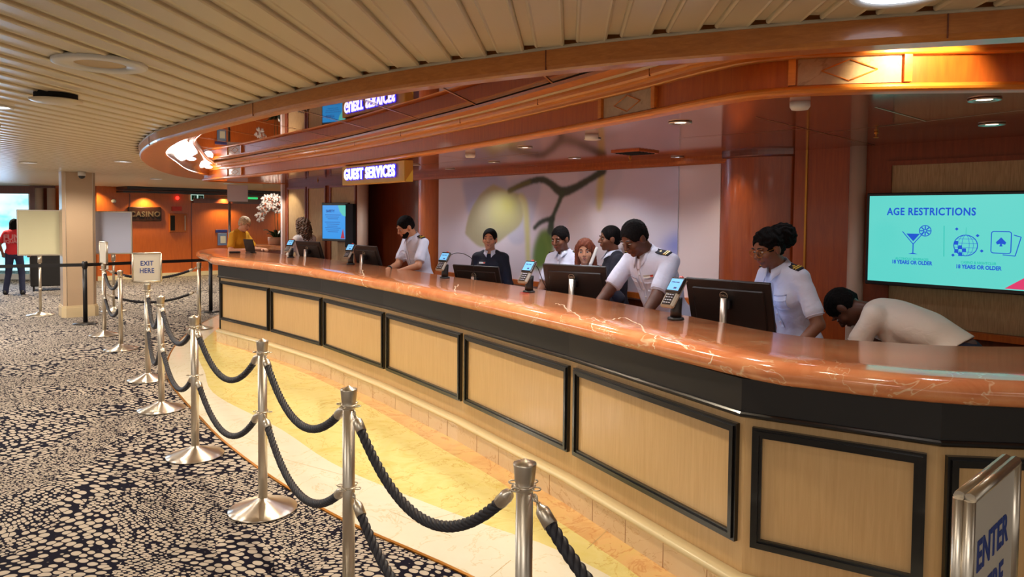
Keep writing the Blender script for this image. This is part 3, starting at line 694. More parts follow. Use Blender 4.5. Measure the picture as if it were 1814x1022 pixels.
def make_post(cap=True):
    root = empty('rope_post', (0, 0, 0))
    mb = MB(); mb.lathe([(.19, .006), (.192, .009), (.19, .013), (.15, .024), (.10, .040), (.06, .056), (.034, .066), (.030, .074), (.0255, .076)], n=48); mb.build('base', 'steel_spun', root)
    mb = MB(); mb.lathe([(.0255, .07), (.0255, .925)], n=24); mb.build('pole', 'steel', root)
    mb = MB(); mb.lathe([(.0255, .905), (.029, .912), (.029, .922), (.027, .926), (.030, .94), (.0345, .985), (.034, .989), (.012, .997), (.002, 1.003), (0.0001, 1.004)], n=28); mb.build('cap', 'steel', root)
    for z in (.922, .577):
        mb = MB(); mb.torus((0, 0, z), .031, .0035, 20, 6)
        for k in range(4):
            a_ = k*PI/2+.6; mb.torus((.043*math.cos(a_), .043*math.sin(a_), z), .013, .0025, 12, 5)
        mb.build('collar_ring', 'steel', root)
    return root
proto = make_post()
for i, (k, (x, y)) in enumerate(PT.items()):
    o = proto if i == 0 else copy_tree(proto)
    o.location = (x, y, 0 if k in ('P1', 'P4', 'P5', 'P7', 'P6', 'P9') else (.006 if k != 'P8' else 0)); o.rotation_euler = (0, 0, .3*i)
    prop(o, DESC[k], 'stanchion', 'stainless rope posts')
M['rope'] = mat('black_twisted_rope', (34, 33, 42), .55)
def make_rope(A, B, z, sag, label):
    A2, B2 = Vector((*A, 0)), Vector((*B, 0)); d = (B2-A2).normalized(); L = (B2-A2).length
    root = empty('barrier_rope', ((A2+B2)/2)[:], 0, label, 'rope', 'black twisted ropes between the steel posts')
    O = (A2+B2)/2; a_ = A2+d*.043-O; b2 = B2-d*.043-O
    def p(t): q_ = a_+(b2-a_)*t; return Vector((q_.x, q_.y, z-.012-4*sag*t*(1-t)))
    n = 150; pts = [p(i/n) for i in range(n+1)]
    cum = [0]
    for i in range(n): cum.append(cum[-1]+(pts[i+1]-pts[i]).length)
    tot = cum[-1]; fl = .085
    def at_s(s_):
        return Vector([float(np.interp(s_, cum, [q_[c] for q_ in pts])) for c in range(3)])
    m_ = int((tot-2*fl)/.0075); cpts = [at_s(fl+(tot-2*fl)*i/m_) for i in range(m_+1)]
    side = Vector((-d.y, d.x, 0)); mb = MB()
    for k in range(3):
        sp_ = []
        for i, q_ in enumerate(cpts):
            t = (cpts[min(i+1, m_)]-cpts[max(i-1, 0)]).normalized(); u = side; v = t.cross(u)
            ph = 2*PI*k/3+2*PI*(i*.0075)/.085; sp_.append(q_+(u*math.cos(ph)+v*math.sin(ph))*.0090)
        mb.tube(sp_, .0108, 7)
    mb.build('rope_cord', 'rope', root, fix=False)
    for s0, s1 in ((0, 1), (tot, -1)):
        q0, q1 = at_s(s0+s1*.022), at_s(s0+s1*(fl+.012)); mb = MB(); dd = (q1-q0)
        mb.tube([q0, q0+dd*.12, q0+dd*.3, q0+dd*.42, q1], [.006, .008, .019, .021, .0215], 14); mb.build('end_ferrule', 'steel', root)
        mb = MB(); mb.tube([at_s(s0+s1*.001), q0], .004, 8); mb.torus(at_s(s0+s1*.006)[:], .010, .003, 12, 5, axis=(d.y, -d.x, 0)); mb.build('snap_hook', 'steel', root)
    return root
NMX = {'P0': 'enter here post', 'P3': 'middle foreground post', 'P2': 'post cut by the bottom edge', 'P1': 'nearest full post', 'P4': 'second full post', 'P5': 'post right of the exit sign', 'P7': 'exit here post', 'P6': 'post left of the exit sign', 'P9': 'edge-on sign post', 'P8': 'far post by the counter end'}
for a_, b2, s1, s2 in [('P3', 'P0', .24, .24), ('P2', 'P3', .27, .27), ('P1', 'P2', .23, .24), ('P4', 'P1', .25, .26), ('P5', 'P4', .21, .22), ('P7', 'P5', .27, .27), ('P9', 'P6', .20, .21), ('P9', 'P8', .13, .13)]:
    for z, s_, w_ in ((.922, s1, 'upper'), (.577, s2, 'lower')):
        make_rope(PT[a_], PT[b2], z, s_, f'{w_} black rope from the {NMX[a_]} to the {NMX[b2]}')

# signs on posts
def sign_holder(loc, rz, lines, label, z0=1.004, w_=.275, h_=.31, back=None):
    root = empty('sign_holder', (*loc, z0), rz, label, 'sign')
    mb = MB()
    for s_ in (-1, 1):
        mb.tube([(s_*(w_/2-.008), .007, 0.012), (s_*(w_/2-.008), .007, h_-.012)], .0085, 8); mb.tube([(s_*(w_/2-.008), -.007, 0.012), (s_*(w_/2-.008), -.007, h_-.012)], .0085, 8)
        for z in (.012, h_-.012):
            pass
    for z in (.010, h_-.010):
        mb.tube([(-w_/2+.01, .007, z), (w_/2-.01, .007, z)], .0085, 8); mb.tube([(-w_/2+.01, -.007, z), (w_/2-.01, -.007, z)], .0085, 8)
    mb.box((0, 0, -.0), (.05, .03, .02)); mb.build('frame', 'steel', root)
    mb = MB(); mb.box((0, 0, h_/2), (w_-.02, .014, h_-.02)); sh = mb.build('sign_sheet', mat('sign_sheet', (208, 200, 186), .5), root)
    if lines:
        for sgn in (-1, 1):
            mb = MB()
            for i, (txt, sz, bx, bz) in enumerate(lines):
                put_text(mb, txt, sz, (bx*(1 if sgn < 0 else -1), sgn*.0078, bz), (-sgn, 0, 0), (0, 0, 1), depth=.0004, bold=.0016, spacing=1.06, sx=.82)
            mb.build('lettering', 'bluetext', sh)
    return root
EH = lambda t: [(t, .068, 0, .195), ('HERE', .068, 0, .120)]
f7 = math.atan2(PT['P7'][0], PT['P7'][1])
sign_holder(PT['P7'], -f7*-1*0+.50*0+math.atan2(-PT['P7'][0], PT['P7'][1])*.8, EH('EXIT'), 'small framed sign reading exit here on top of a rope post')
sign_holder(PT['P0'], math.radians(42), EH('ENTER'), 'small framed sign reading enter here at the lower right corner')
sign_holder(PT['P9'], math.radians(-42), None, 'small framed sign seen nearly edge-on in front of the column')
# the two large white boards on pedestals
def board(px, zc, face, label, base, w_, h_, col):
    root = empty('notice_board', (*base, 0), face, label, 'notice board')
    mb = MB(); mb.lathe([(.20, 0), (.20, .008), (.09, .03), (.03, .06), (.022, .075)], n=36); mb.build('base', 'steel', root)
    mb = MB(); mb.lathe([(.020, .05), (.020, zc-h_/2)], n=16); mb.lathe([(.028, .42), (.028, .45)], n=16); mb.lathe([(.034, zc-h_/2-.12), (.034, zc-h_/2)], n=16); mb.build('pole', 'steel', root)
    mb = MB(); mb.box((0, 0, zc), (w_-.03, .02, h_-.03)); mb.build('board_panel', mat('board_face', col, .28), root)
    mb = MB()
    for s_ in (-1, 1):
        mb.box((s_*(w_/2-.011), 0, zc), (.022, .032, h_), bev=.006); mb.box((0, 0, zc+s_*(h_/2-.011)), (w_, .032, .022), bev=.006)
    mb.build('frame', 'steel', root); return root
fa = lambda x, y: math.atan2(-x, y)
board(72, 1.37, fa(-7.83, 11.68)-.2, 'large blank cream notice board on a steel pedestal left of the column', (-7.83, 11.68), .62, .76, (205, 198, 160))
board(200, 1.365, fa(-6.95, 12.2)-.2, 'large blank white notice board on a steel pedestal right of the column', (-6.93, 12.25), .60, .745, (206, 212, 240))
# belt barrier
bp = [(-8.9, 9.6), (-6.55, 10.80), (-5.24, 12.25)]
for i, (x, y) in enumerate(bp[1:]):
    root = empty('belt_post', (x, y, 0), 0, ['black belt barrier post standing right in front of the column', 'black belt barrier post beside the left end of the counter'][i], 'stanchion', 'black belt barrier posts')
    mb = MB(); mb.lathe([(.17, 0), (.17, .012), (.05, .022), (.03, .03)], n=32); mb.build('base', 'plastic_black', root)
    mb = MB(); mb.lathe([(.031, .02), (.031, .86)], n=20); mb.build('pole', 'plastic_black', root)
    mb = MB(); mb.lathe([(.034, .86), (.038, .865), (.038, .955), (.03, .965)], n=20); mb.build('belt_head', 'plastic_black', root)
for i, (a_, b2) in enumerate([(bp[0], bp[1]), (bp[1], bp[2]), (bp[2], (-4.90, 12.0))]):
    a_, b2 = Vector(a_), Vector(b2); d = (b2-a_).normalized()
    if i < 2: a2, b3 = a_+d*.038, b2-d*.038
    else: a2, b3 = a_+d*.038, b2
    mid = (a2+b3)/2; mb = MB(); mb.box((0, 0, 0), ((b3-a2).length, .003, .05)); o = mb.build('barrier_belt', 'plastic_black', loc=(mid.x, mid.y, .91), rz=math.atan2(d.y, d.x))
    prop(o, ['black belt stretched left from the column post past the dark cabinet', 'black belt stretched from the column post to the counter end', 'short black belt from the barrier post to the counter'][i], 'belt', 'black barrier belts')

# column
col_c = Vector((-7.22, 11.72)); crz = fa(-7.22, 11.72)+.12
root = empty('column', (*col_c, 0), crz, 'thick square beige column with bevelled corners standing on the carpet', 'column')
def cham(h, c): return [(-h, -h+c), (-h+c, -h), (h-c, -h), (h, -h+c), (h, h-c), (h-c, h), (-h+c, h), (-h, h-c)]
m = M['colpaint'] = mat('column_laminate', (186, 158, 128), .35, coat=.3)
mb = MB(); mb.prism(cham(.235, .05), .0, 2.37); mb.build('shaft', 'colpaint', root)
mb = MB(); mb.prism(cham(.262, .06), 0, .16); mb.prism(cham(.250, .055), .16, .19); mb.build('skirting', mat('column_skirt', (212, 190, 150), .4), root)
mb = MB()
for s_ in (-1, 1): mb.box((s_*.19, -.237, 1.28), (.006, .006, 2.16))
mb.build('corner_bead', 'steel', root)
mb = MB(); mb.lathe([(.0, .12), (.055, .12), (.055, .05)], n=24); cdm = empty('dome_camera', (-6.93, 11.38, 2.25), 0, 'small dark security dome camera hanging by the top of the column', 'camera')
mb.build('housing', 'white', cdm); mb = MB(); mb.ell((0, 0, .05), (.05, .05, .05)); mb.build('dome', 'black', cdm)
# dark cabinet behind the board
root = empty('rolling_cabinet', (-10.2, 15.5, 0), fa(-10.2, 15.5), 'dark wheeled cabinet standing behind the cream board', 'cabinet')
mb = MB(); mb.box((0, 0, .47), (.66, .5, .74), bev=.02); mb.build('body', 'plastic_black', root)
mb = MB(); mb.box((0, 0, .86), (.70, .54, .04), bev=.01); mb.build('top_board', 'plastic_black', root)
for sx in (-1, 1):
    for sy in (-1, 1):
        mb = MB(); mb.lathe([(.045, -.015), (.045, .015)], (sx*.27, sy*.2, .045), 16, R=Matrix.Rotation(PI/2, 3, 'Y')); mb.box((sx*.27, sy*.2, .085), (.03, .05, .05)); mb.build('caster', 'black', root)

# ------------------------------------------------------------------ ceiling fittings
E_W = mat('lamp_glow', (255, 240, 215), .5, emit=(255, 236, 205), estr=6); E_C = mat('lamp_glow_cool', (240, 245, 255), .5, emit=(225, 235, 255), estr=5)
def disc_light(name, x, y, z, r, label, mglow, trim=.22, cat='ceiling light', group=None, drop=.012):
    root = empty(name, (x, y, z), 0, label, cat, group)
    mb = MB(); mb.lathe([(r*(1-trim), .004), (r*(1-trim), -drop*.6), (r*.95, -drop), (r, -drop*.7), (r, .006)], n=36); mb.build('trim_ring', 'white', root)
    mb = MB(); mb.lathe([(.0001, -.002), (r*(1-trim), -.002)], n=36); mb.build('lens', mglow, root); return root
disc_light('ceiling_speaker', -1.80, 3.10, 2.366, .185, 'large round cream ceiling speaker, nearest to the camera on the slats', mat('speaker_grille', (196, 170, 128), .6), .45, 'speaker')
root = empty('hanging_disc', (-2.53, 3.93, 2.33), 0, 'cream round disc hanging below a dark hole in the slats', 'speaker')
mb = MB(); mb.lathe([(.0001, -.012), (.10, -.010), (.128, 0), (.128, .006), (0.0001, .006)], n=36); mb.build('disc', 'slat', root)
mb = MB(); mb.lathe([(.105, .006), (.105, .045)], n=30); mb.build('dark_collar', 'void', root)
disc_light('ceiling_light', 1.10, 2.03, 2.366, .135, 'bright round ceiling lamp at the top right above the wooden ring', E_C, .18)
LG = 'small recessed lamps in the slatted ceiling'
for x, y, lb in [(-4.93, 8.96, 'small recessed lamp in the slats above the right board'), (-6.384, 9.33, 'small recessed lamp in the slats left of the column'), (-3.2, 4.38, 'bright recessed lamp cut by the left edge of the photo, nearest'), (-3.95, 5.3, 'bright recessed lamp cut by the left edge of the photo, second'), (-6.8, 13.5, 'small recessed lamp just right of the column top'), (-6.1, 15.2, 'small recessed lamp in the ceiling under the wooden ring')]:
    disc_light('recessed_lamp', x, y, 2.366, .10, lb, E_C, .15, 'ceiling light', LG)
# soffit downlights
SG = 'downlights in the glossy soffit'; SL = [(1205, 217, 'nearest left of the smoke detector'), (1744, 176, 'in the blue-lit strip at the far right'), (1757, 220, 'above the age restrictions screen'), (930, 261, 'left of the ceiling vent'), (1018, 280, 'above the middle of the orchid picture'), (875, 287, 'left part, towards the orchid picture'), (797, 299, 'above the left edge of the orchid picture'), (1050, 246, 'behind the fascia inlay'), (1200, 278, 'close to the wall above the picture, right'), (1446, 291, 'by the curved cherry wall'), (735, 292, 'beside the guest services sign')]
for i, (px, py, lb) in enumerate(SL):
    p = at_z(px, py, 2.22); root = empty('downlight', (p.x, p.y, 2.22), 0, 'round recessed soffit downlight '+lb, 'ceiling light', SG)
    r = .055 if i not in (1, 0, 2) else .062
    mb = MB(); mb.lathe([(r*.45, -.0005), (r*.74, -.003), (r*.80, -.006), (r*.97, -.006), (r, 0)], n=28); mb.build('bezel', 'steel', root)
    mb = MB(); mb.lathe([(.0001, -.0012), (r*.48, -.0012)], n=24); mb.build('lens', E_C if i in (4, 8) else E_W, root)
for i, (px, py, lb) in enumerate([(1417, 190, 'white round smoke detector hanging from the soffit at right'), (1048, 245, 'white smoke detector under the soffit left of the inlay'), (833, 277, 'white smoke detector under the soffit above the picture')]):
    p = at_z(px, py, 2.20); mb = MB(); mb.lathe([(.0001, -.035), (.034, -.033), (.042, -.02), (.042, 0)], n=28); o = mb.build('smoke_detector', 'white', loc=(p.x, p.y, 2.222)); prop(o, lb, 'smoke detector', 'smoke detectors on the soffit')
p = at_z(1125, 269, 2.22); root = empty('soffit_vent', (p.x, p.y, 2.222), -.8, 'dark square air vent in the soffit above the picture', 'vent')
mb = MB(); mb.box((0, 0, -.006), (.26, .26, .012)); mb.build('frame', 'cherry', root); mb = MB()
for k in range(5): mb.box((0, -.09+.045*k, -.014), (.22, .02, .008))
mb.build('louvre', 'void', root)
for px, py, lb in [(1552, 240, 'small brass sprinkler near the screen wall'), (1116, 283, 'small dark sprinkler above the orchid stem'), (563, 322, 'small dark sprinkler over the left wall panels')]:
    p = at_z(px, py, 2.20); mb = MB(); mb.lathe([(.012, 0), (.012, -.012), (.004, -.014), (.004, -.03), (.014, -.032), (.014, -.035), (.0001, -.036)], n=14); o = mb.build('sprinkler', 'gold', loc=(p.x, p.y, 2.222)); prop(o, lb, 'sprinkler')
# far wall things
def fpt(s, z, d=0.): n = Vector((FWd.y, -FWd.x)); return Vector((FWp.x+FWd.x*s+n.x*d, FWp.y+FWd.y*s+n.y*d, z))
frz = math.atan2(FWd.y, FWd.x)
root = empty('wall_sign', fpt(1.06, 1.68, .0), frz, 'dark casino sign board on the far orange wall', 'sign')
mb = MB(); mb.box((0, -.03, 0), (.82, .05, .37), bev=.02); pl = mb.build('plate', mat('dark_brown_sign', (46, 22, 12), .3), root)
mb = MB(); put_text(mb, 'CASINO', .19, (0, -.06, -.005), (1, 0, 0), (0, 0, 1), depth=.012, bold=.006, spacing=1.1); mb.build('lettering', mat('dull_bronze', (84, 66, 54), .5), pl)
mb = MB(); mb.ell((0, 0, 0), (.05, .03, .05)); o = mb.build('red_beacon', mat('red_glow', (255, 40, 30), .4, emit=(255, 40, 30), estr=4), loc=fpt(1.87, 2.12, .06)); prop(o, 'glowing red beacon lamp high on the far orange wall', 'warning lamp')
root = empty('wall_notice', fpt(1.87, 1.83), frz, 'small red notice above the wall cabinet', 'sign'); mb = MB(); mb.box((0, -.012, 0), (.26, .02, .12)); mb.build('plate', 'red', root)
root = empty('wall_cabinet', fpt(1.9, 1.45), frz, 'orange fire hose cabinet with dark window on the far wall', 'cabinet'); mb = MB(); mb.box((0, -.02, 0), (.46, .04, .50), bev=.008); mb.build('door', 'cherry', root); mb = MB(); mb.box((-.15, -.042, 0), (.11, .01, .40)); mb.build('window', 'void', root); mb = MB(); mb.box((.17, -.045, 0), (.02, .02, .4)); mb.build('handle', 'steel', root)
root = empty('exit_sign', fpt(2.40, 2.14, .05), frz, 'green and white emergency pictogram sign by the far doorway', 'sign'); mb = MB(); mb.box((0, 0, 0), (.34, .03, .16)); pl = mb.build('plate', mat('sign_white_glow', (210, 235, 225), .5, emit=(190, 230, 215), estr=.8), root)
mb = MB(); mb.box((-.09, -.018, 0), (.14, .006, .13)); mb.box((.09, -.018, 0), (.14, .006, .13)); gp = mb.build('pictogram_field', mat('sign_green', (20, 105, 75), .5), pl)
mb = MB(); mb.add([(.05, -.023, 0), (.09, -.023, .045), (.09, -.023, .015), (.13, -.023, .015), (.13, -.023, -.015), (.09, -.023, -.015), (.09, -.023, -.045)], [tuple(range(7))]); mb.ell((-.08, -.022, .04), (.014, .004, .014)); mb.box((-.09, -.022, 0), (.02, .004, .06), R=Matrix.Rotation(.4, 3, 'Y')); mb.box((-.1, -.022, -.035), (.07, .004, .014), R=Matrix.Rotation(-.5, 3, 'Y')); mb.build('pictogram', 'white', gp)
root = empty('green_lamp', fpt(3.65, 2.16, .25), frz, 'long green emergency light over the far doorway', 'emergency light'); mb = MB(); mb.box((0, 0, 0), (.75, .08, .06), bev=.01); mb.build('diffuser', mat('green_glow', (60, 190, 110), .4, emit=(50, 190, 105), estr=1.2), root)
root = empty('outlet_plate', fpt(-.1+.25, .34), frz, 'small white socket plate low on the far wall', 'socket'); mb = MB(); mb.box((0, -.008, 0), (.09, .014, .09)); mb.build('plate', 'white', root)
_pp = at_wall(392, 420, FWp, FWd); _plq = ((_pp.to_2d()-FWp).dot(FWd), _pp.z)
root = empty('door_plaque', fpt(*_plq), frz, 'blue and white notice plaque beside the yellow shirted person', 'sign'); mb = MB(); mb.box((0, -.01, .17), (.34, .02, .08), bev=.005); mb.build('blue_header', 'navytext', root); mb = MB(); mb.box((.02, -.01, -.06), (.26, .02, .34), bev=.005); pl = mb.build('plate', mat('plaque_blue', (110, 130, 180), .4), root); mb = MB(); mb.box((.04, -.022, -.07), (.15, .004, .2)); mb.build('notice_sheet', 'white', pl)
mb = MB(); mb.ell((0, 0, 0), (.06, .05, .05)); o = mb.build('wall_speaker', 'white', loc=fpt(.32, 2.0, .05)); prop(o, 'small cream round fitting on the orange wall left of the casino sign', 'wall fitting')
# hanging header panel and thin post behind the left end of the fascia
root = empty('hanging_header', (-4.86, 12.5, 1.93), fa(-4.86, 12.5), 'pale hanging header panel beside the flowers, below the soffit', 'panel'); mb = MB(); mb.box((0, 0, .145), (.34, .05, .29)); mb.build('panel_body', mat('header_cream', (206, 190, 196), .5), root)
mb = MB(); mb.lathe([(.022, 0), (.022, 2.222)], (-5.03, 12.56, 0), 16); o = mb.build('slim_post', 'steel_dk'); prop(o, 'slim grey steel post behind the yellow shirted person', 'post')

# ------------------------------------------------------------------ guest services sign
a_, b2 = Vector((-1.74, 7.20)), Vector((-.955, 6.22)); mid = (a_+b2)/2; L = (b2-a_).length; rz = math.atan2((b2-a_).y, (b2-a_).x)
root = empty('hanging_sign', (mid.x, mid.y, 2.015), rz, 'gold box sign with glowing white guest services lettering under the fascia', 'sign')
M['signgold'] = mat('sign_gold', (196, 150, 66), .5, .3)
mb = MB(); mb.box((0, .05, .095), (L, .09, .19), bev=.006); bx = mb.build('sign_box', 'signgold', root)
mb = MB(); mb.add([(L/2+.002, .01, -.0), (L/2+.002, .09, 0), (L/2+.002, .09, .11)], [(0, 1, 2)]); mb.build('side_highlight', mat('painted_highlight', (226, 200, 80), .5), bx)  # highlight on the box end painted as a yellow triangle
mb = MB(); put_text(mb, 'GUEST SERVICES', .142, (-.022, -.008, .097), (1, 0, 0), (0, 0, 1), depth=.004, bold=.0110, sx=.86, spacing=1.16); mb.build('letter_halo', mat('blue_halo', (60, 40, 255), .5, emit=(42, 34, 255), estr=1.6), root)
mb = MB(); put_text(mb, 'GUEST SERVICES', .142, (-.022, -.016, .097), (1, 0, 0), (0, 0, 1), depth=.004, bold=.0045, sx=.86, spacing=1.16); mb.build('lettering', mat('white_glow', (240, 240, 255), .5, emit=(226, 232, 255), estr=1.7), root)
mb = MB()
for s_ in (-1, 1): mb.box((s_*.4, .05, .2), (.03, .03, .025))
mb.build('hanger', 'black', root)

# ------------------------------------------------------------------ orchid picture (soft painted flowers on a flat panel)
mt0, mt1, mz0, mz1 = T[778]+.0, T[1202], 1.02, 2.152
W_, H_ = 420, 140; img = np.zeros((H_, W_, 3)); 
yy, xx = np.mgrid[0:H_, 0:W_]; zz = mz0+(yy+.5)/H_*(mz1-mz0); tt = mt0+(xx+.5)/W_*(mt1-mt0)
def px2(pts):
    out = []
    for x, y in pts: p = at_wall(760+x/3.239, 270+y/3.239, WP, WD); out.append((((p.to_2d()-WP).dot(WD)-mt0)/(mt1-mt0)*W_, (p.z-mz0)/(mz1-mz0)*H_))
    return out
def polymask(pts):
    c = np.zeros((H_, W_), bool); n = len(pts)
    for i in range(n):
        x1, y1 = pts[i]; x2, y2 = pts[i-1]
        if abs(y2-y1) < 1e-6: continue
        c ^= ((y1 > yy) != (y2 > yy)) & (xx < (x2-x1)*(yy-y1)/(y2-y1)+x1)
    return c.astype(float)
def blur(a_, r):
    m_ = int(math.ceil(3*r)); k = np.exp(-np.arange(-m_, m_+1)**2/(2.*r*r)); k /= k.sum()
    a_ = np.apply_along_axis(lambda v: np.convolve(np.pad(v, len(k)//2, mode='edge'), k, 'valid'), 0, a_)
    return np.apply_along_axis(lambda v: np.convolve(np.pad(v, len(k)//2, mode='edge'), k, 'valid'), 1, a_)
def lay(pts, col, r=3, al=1.):
    global img
    mk = blur(polymask(px2(catmull(pts+[pts[0]], 5))), r)[..., None]*al
    img = img*(1-mk)+np.array(lin(col))*mk
def line(pts, w_, col, r=1.5, al=1.):
    global img
    p = px2(catmull(pts, 8)); mk = np.zeros((H_, W_)); ws = np.interp(np.linspace(0, 1, len(p)), np.linspace(0, 1, len(w_)), w_)
    for (x, y), r_ in zip(p, ws): mk = np.maximum(mk, ((xx-x)**2+(yy-y)**2 < (r_*W_/1160)**2).astype(float))
    mk = blur(mk, r)[..., None]*al; img = img*(1-mk)+np.array(lin(col))*mk
img[:] = lin((216, 208, 220))
lay([(190, 160), (440, 150), (455, 330), (250, 370), (205, 240)], (168, 176, 214), 4, .85)
lay([(470, 160), (640, 150), (615, 330), (560, 500), (480, 525), (430, 400)], (184, 188, 212), 2.5, .8)
lay([(860, 110), (1110, 100), (1050, 250), (990, 310), (920, 270), (870, 200)], (200, 196, 212), 3, .8)
lay([(1130, 100), (1420, 95), (1420, 300), (1150, 280)], (214, 204, 226), 9, .6)
lay([(370, 185), (440, 215), (540, 260), (535, 400), (450, 480), (380, 530), (300, 545), (225, 485), (212, 450), (240, 340), (300, 240)], (172, 166, 134), 1.4)
lay([(360, 215), (510, 250), (530, 380), (450, 440), (360, 400)], (166, 162, 84), 9, .55)
lay([(425, 240), (505, 265), (490, 330), (430, 330)], (166, 160, 52), 5, .45)
line([(530, 255), (552, 300), (565, 430), (572, 620)], [12, 16, 14, 12], (200, 198, 140), 2)
lay([(790, 640), (800, 400), (880, 325), (960, 310), (1120, 312), (1200, 370), (1260, 480), (1250, 640)], (216, 202, 204), 3, .9)
lay([(920, 330), (980, 320), (1010, 420), (970, 500), (930, 430)], (234, 220, 222), 4, .8)
line([(990, 130), (985, 220), (978, 320)], [14, 16, 10], (206, 192, 130), 2)
line([(1020, 330), (1200, 300), (1430, 230)], [2, 3, 3], (180, 166, 176), 2, .6)
line([(1060, 540), (1060, 600)], [10, 6], (210, 160, 130), 3, .6)
lay([(1320, 545), (1440, 455), (1440, 585), (1380, 600)], (126, 136, 206), 7)
lay([(640, 450), (690, 440), (722, 500), (705, 620), (650, 670), (600, 660), (603, 540)], (92, 122, 44), 3)
line([(662, 470), (690, 560), (680, 650)], [5, 6, 4], (126, 150, 60), 3, .6)
line([(465, 222), (560, 178), (645, 158), (700, 182), (765, 228), (840, 205), (920, 160), (1003, 110)], [9, 11, 12, 13, 18, 14, 12, 13], (62, 66, 50), 1.2)
line([(462, 225), (520, 195), (580, 172)], [10, 9, 8], (122, 116, 52), 2, .8)
line([(768, 235), (748, 290), (722, 350), (705, 400), (700, 450)], [12, 9, 9, 13, 16], (58, 72, 48), 1.2)
line([(712, 385), (680, 388), (640, 405), (608, 436)], [11, 9, 9, 8], (50, 60, 44), 1.2)
mb = MB(); P = []
for j in range(H_+1):
    for i in range(W_+1): P.append(wallp(mt0+(mt1-mt0)*i/W_, mz0+(mz1-mz0)*j/H_, .012)[:])
F = [(j*(W_+1)+i, j*(W_+1)+i+1, (j+1)*(W_+1)+i+1, (j+1)*(W_+1)+i) for j in range(H_) for i in range(W_)]
k0 = len(P); P += [wallp(t, z, .001)[:] for t, z in ((mt0, mz0), (mt1, mz0), (mt1, mz1), (mt0, mz1))]; F.append((k0+3, k0+2, k0+1, k0))
m = mat('orchid_print', (200, 190, 195), .6); t = NT(m); at_ = t.add('ShaderNodeVertexColor'); at_.layer_name = 'Col'; t.base(at_.outputs['Color'])
mb.add(P, F); mur = mb.build('wall_picture', m, fix=False); prop(mur, 'wide wall picture of pale orchid flowers on a dark green stem', 'picture')
me = mur.data; ca = me.color_attributes.new('Col', 'FLOAT_COLOR', 'CORNER'); fc = np.ones((len(me.loops), 4)); fc[:W_*H_*4, :3] = np.repeat(img.reshape(-1, 3), 4, 0); ca.data.foreach_set('color', fc.ravel())

# ------------------------------------------------------------------ screens
def tv(name, t0, t1, z0, z1, off, label, screen_mat, tilt=0.):
    root = empty(name, wallp(t0, z0, off), math.atan2(WD.y, WD.x), label, 'television'); w_, h_ = t1-t0, z1-z0
    mb = MB(); mb.box((w_/2, .03, h_/2), (w_, .045, h_), bev=.006); mb.box((w_/2, .07, h_/2), (w_*.4, .06, h_*.5)); mb.build('housing', 'plastic_black', root)
    mb = MB(); b = .020; mb.add([(b, .0045, b*1.3), (w_-b, .0045, b*1.3), (w_-b, .0045, h_-b), (b, .0045, h_-b)], [(0, 1, 2, 3)]); sc = mb.build('screen', screen_mat, root); return root, sc, w_, h_
sm = mat('cyan_screen', (20, 40, 40), .2, emit=(96, 214, 204), estr=1.0)
t0 = (Vector((2.454, 4.818))-WP).dot(WD); root, sc, w_, h_ = tv('television', t0, t0+1.085, 1.285, 1.895, .10, 'large wall screen with blue age restrictions graphics on turquoise', sm)
off = (Vector((2.472, 4.798))-WP).dot(WD)-t0
blue = mat('screen_blue', (0, 0, 0), .4, emit=(20, 84, 210), estr=1.0); teal = mat('screen_teal', (0, 0, 0), .4, emit=(30, 190, 175), estr=1.); pink = mat('screen_pink', (0, 0, 0), .4, emit=(225, 60, 110), estr=1.)
mb = MB(); yb = .0025; X = lambda u: u+off; Z = lambda z: z-1.285; xa, ya = (1, 0, 0), (0, 0, 1)
mb.mat(0); put_text(mb, 'AGE RESTRICTIONS', .066, ((X(.134)+X(.583))/2, yb, Z(1.770)), xa, ya, depth=.0003, bold=.0018, sx=.80, spacing=1.1)
put_text(mb, '18 YEARS OR OLDER', .033, (X(.262), yb, Z(1.443)), xa, ya, depth=.0003, bold=.0012, sx=.78)
put_text(mb, '18 YEARS OR OLDER', .033, (X(.632), yb, Z(1.434)), xa, ya, depth=.0003, bold=.0012, sx=.78)
def flat(pts): mb.add([(X(x), yb, Z(z)) for x, z in pts], [tuple(range(len(pts)))])
def ln(p, q_, w2=.004):
    p, q_ = Vector(p), Vector(q_); d = (q_-p).normalized(); n = Vector((-d.y, d.x))*w2/2; flat([p+n, p-n, q_-n, q_+n])
def circ(c, r, w2=.005, n=28, ry=None):
    ry = ry or r
    for i in range(n):
        a1, a2 = 2*PI*i/n, 2*PI*(i+1)/n; flat([(c[0]+r*math.cos(a1), c[1]+ry*math.sin(a1)), (c[0]+r*math.cos(a2), c[1]+ry*math.sin(a2)), (c[0]+(r-w2)*math.cos(a2), c[1]+(ry-w2)*math.sin(a2)), (c[0]+(r-w2)*math.cos(a1), c[1]+(ry-w2)*math.sin(a1))])
gx, gz = .268, 1.575
ln((gx-.065, gz+.068), (gx, gz-.012), .005); ln((gx+.06, gz+.064), (gx, gz-.012), .005); ln((gx, gz-.01), (gx, gz-.072), .006); flat([(gx-.028, gz-.076), (gx+.028, gz-.076), (gx+.006, gz-.068), (gx-.006, gz-.068)]); flat([(gx-.042, gz+.055), (gx+.038, gz+.055), (gx, gz+.006)])
circ((gx+.068, gz+.075), .036); 
for k in range(8): a_ = k*PI/4; ln((gx+.068+.006*math.cos(a_), gz+.075+.006*math.sin(a_)), (gx+.068+.03*math.cos(a_), gz+.075+.03*math.sin(a_)), .007)
dx, dz = .562, 1.565; circ((dx, dz), .066)
for k in (-.04, -.013, .013, .04): ln((dx-math.sqrt(.063**2-k*k), dz+k), (dx+math.sqrt(.063**2-k*k), dz+k), .002)
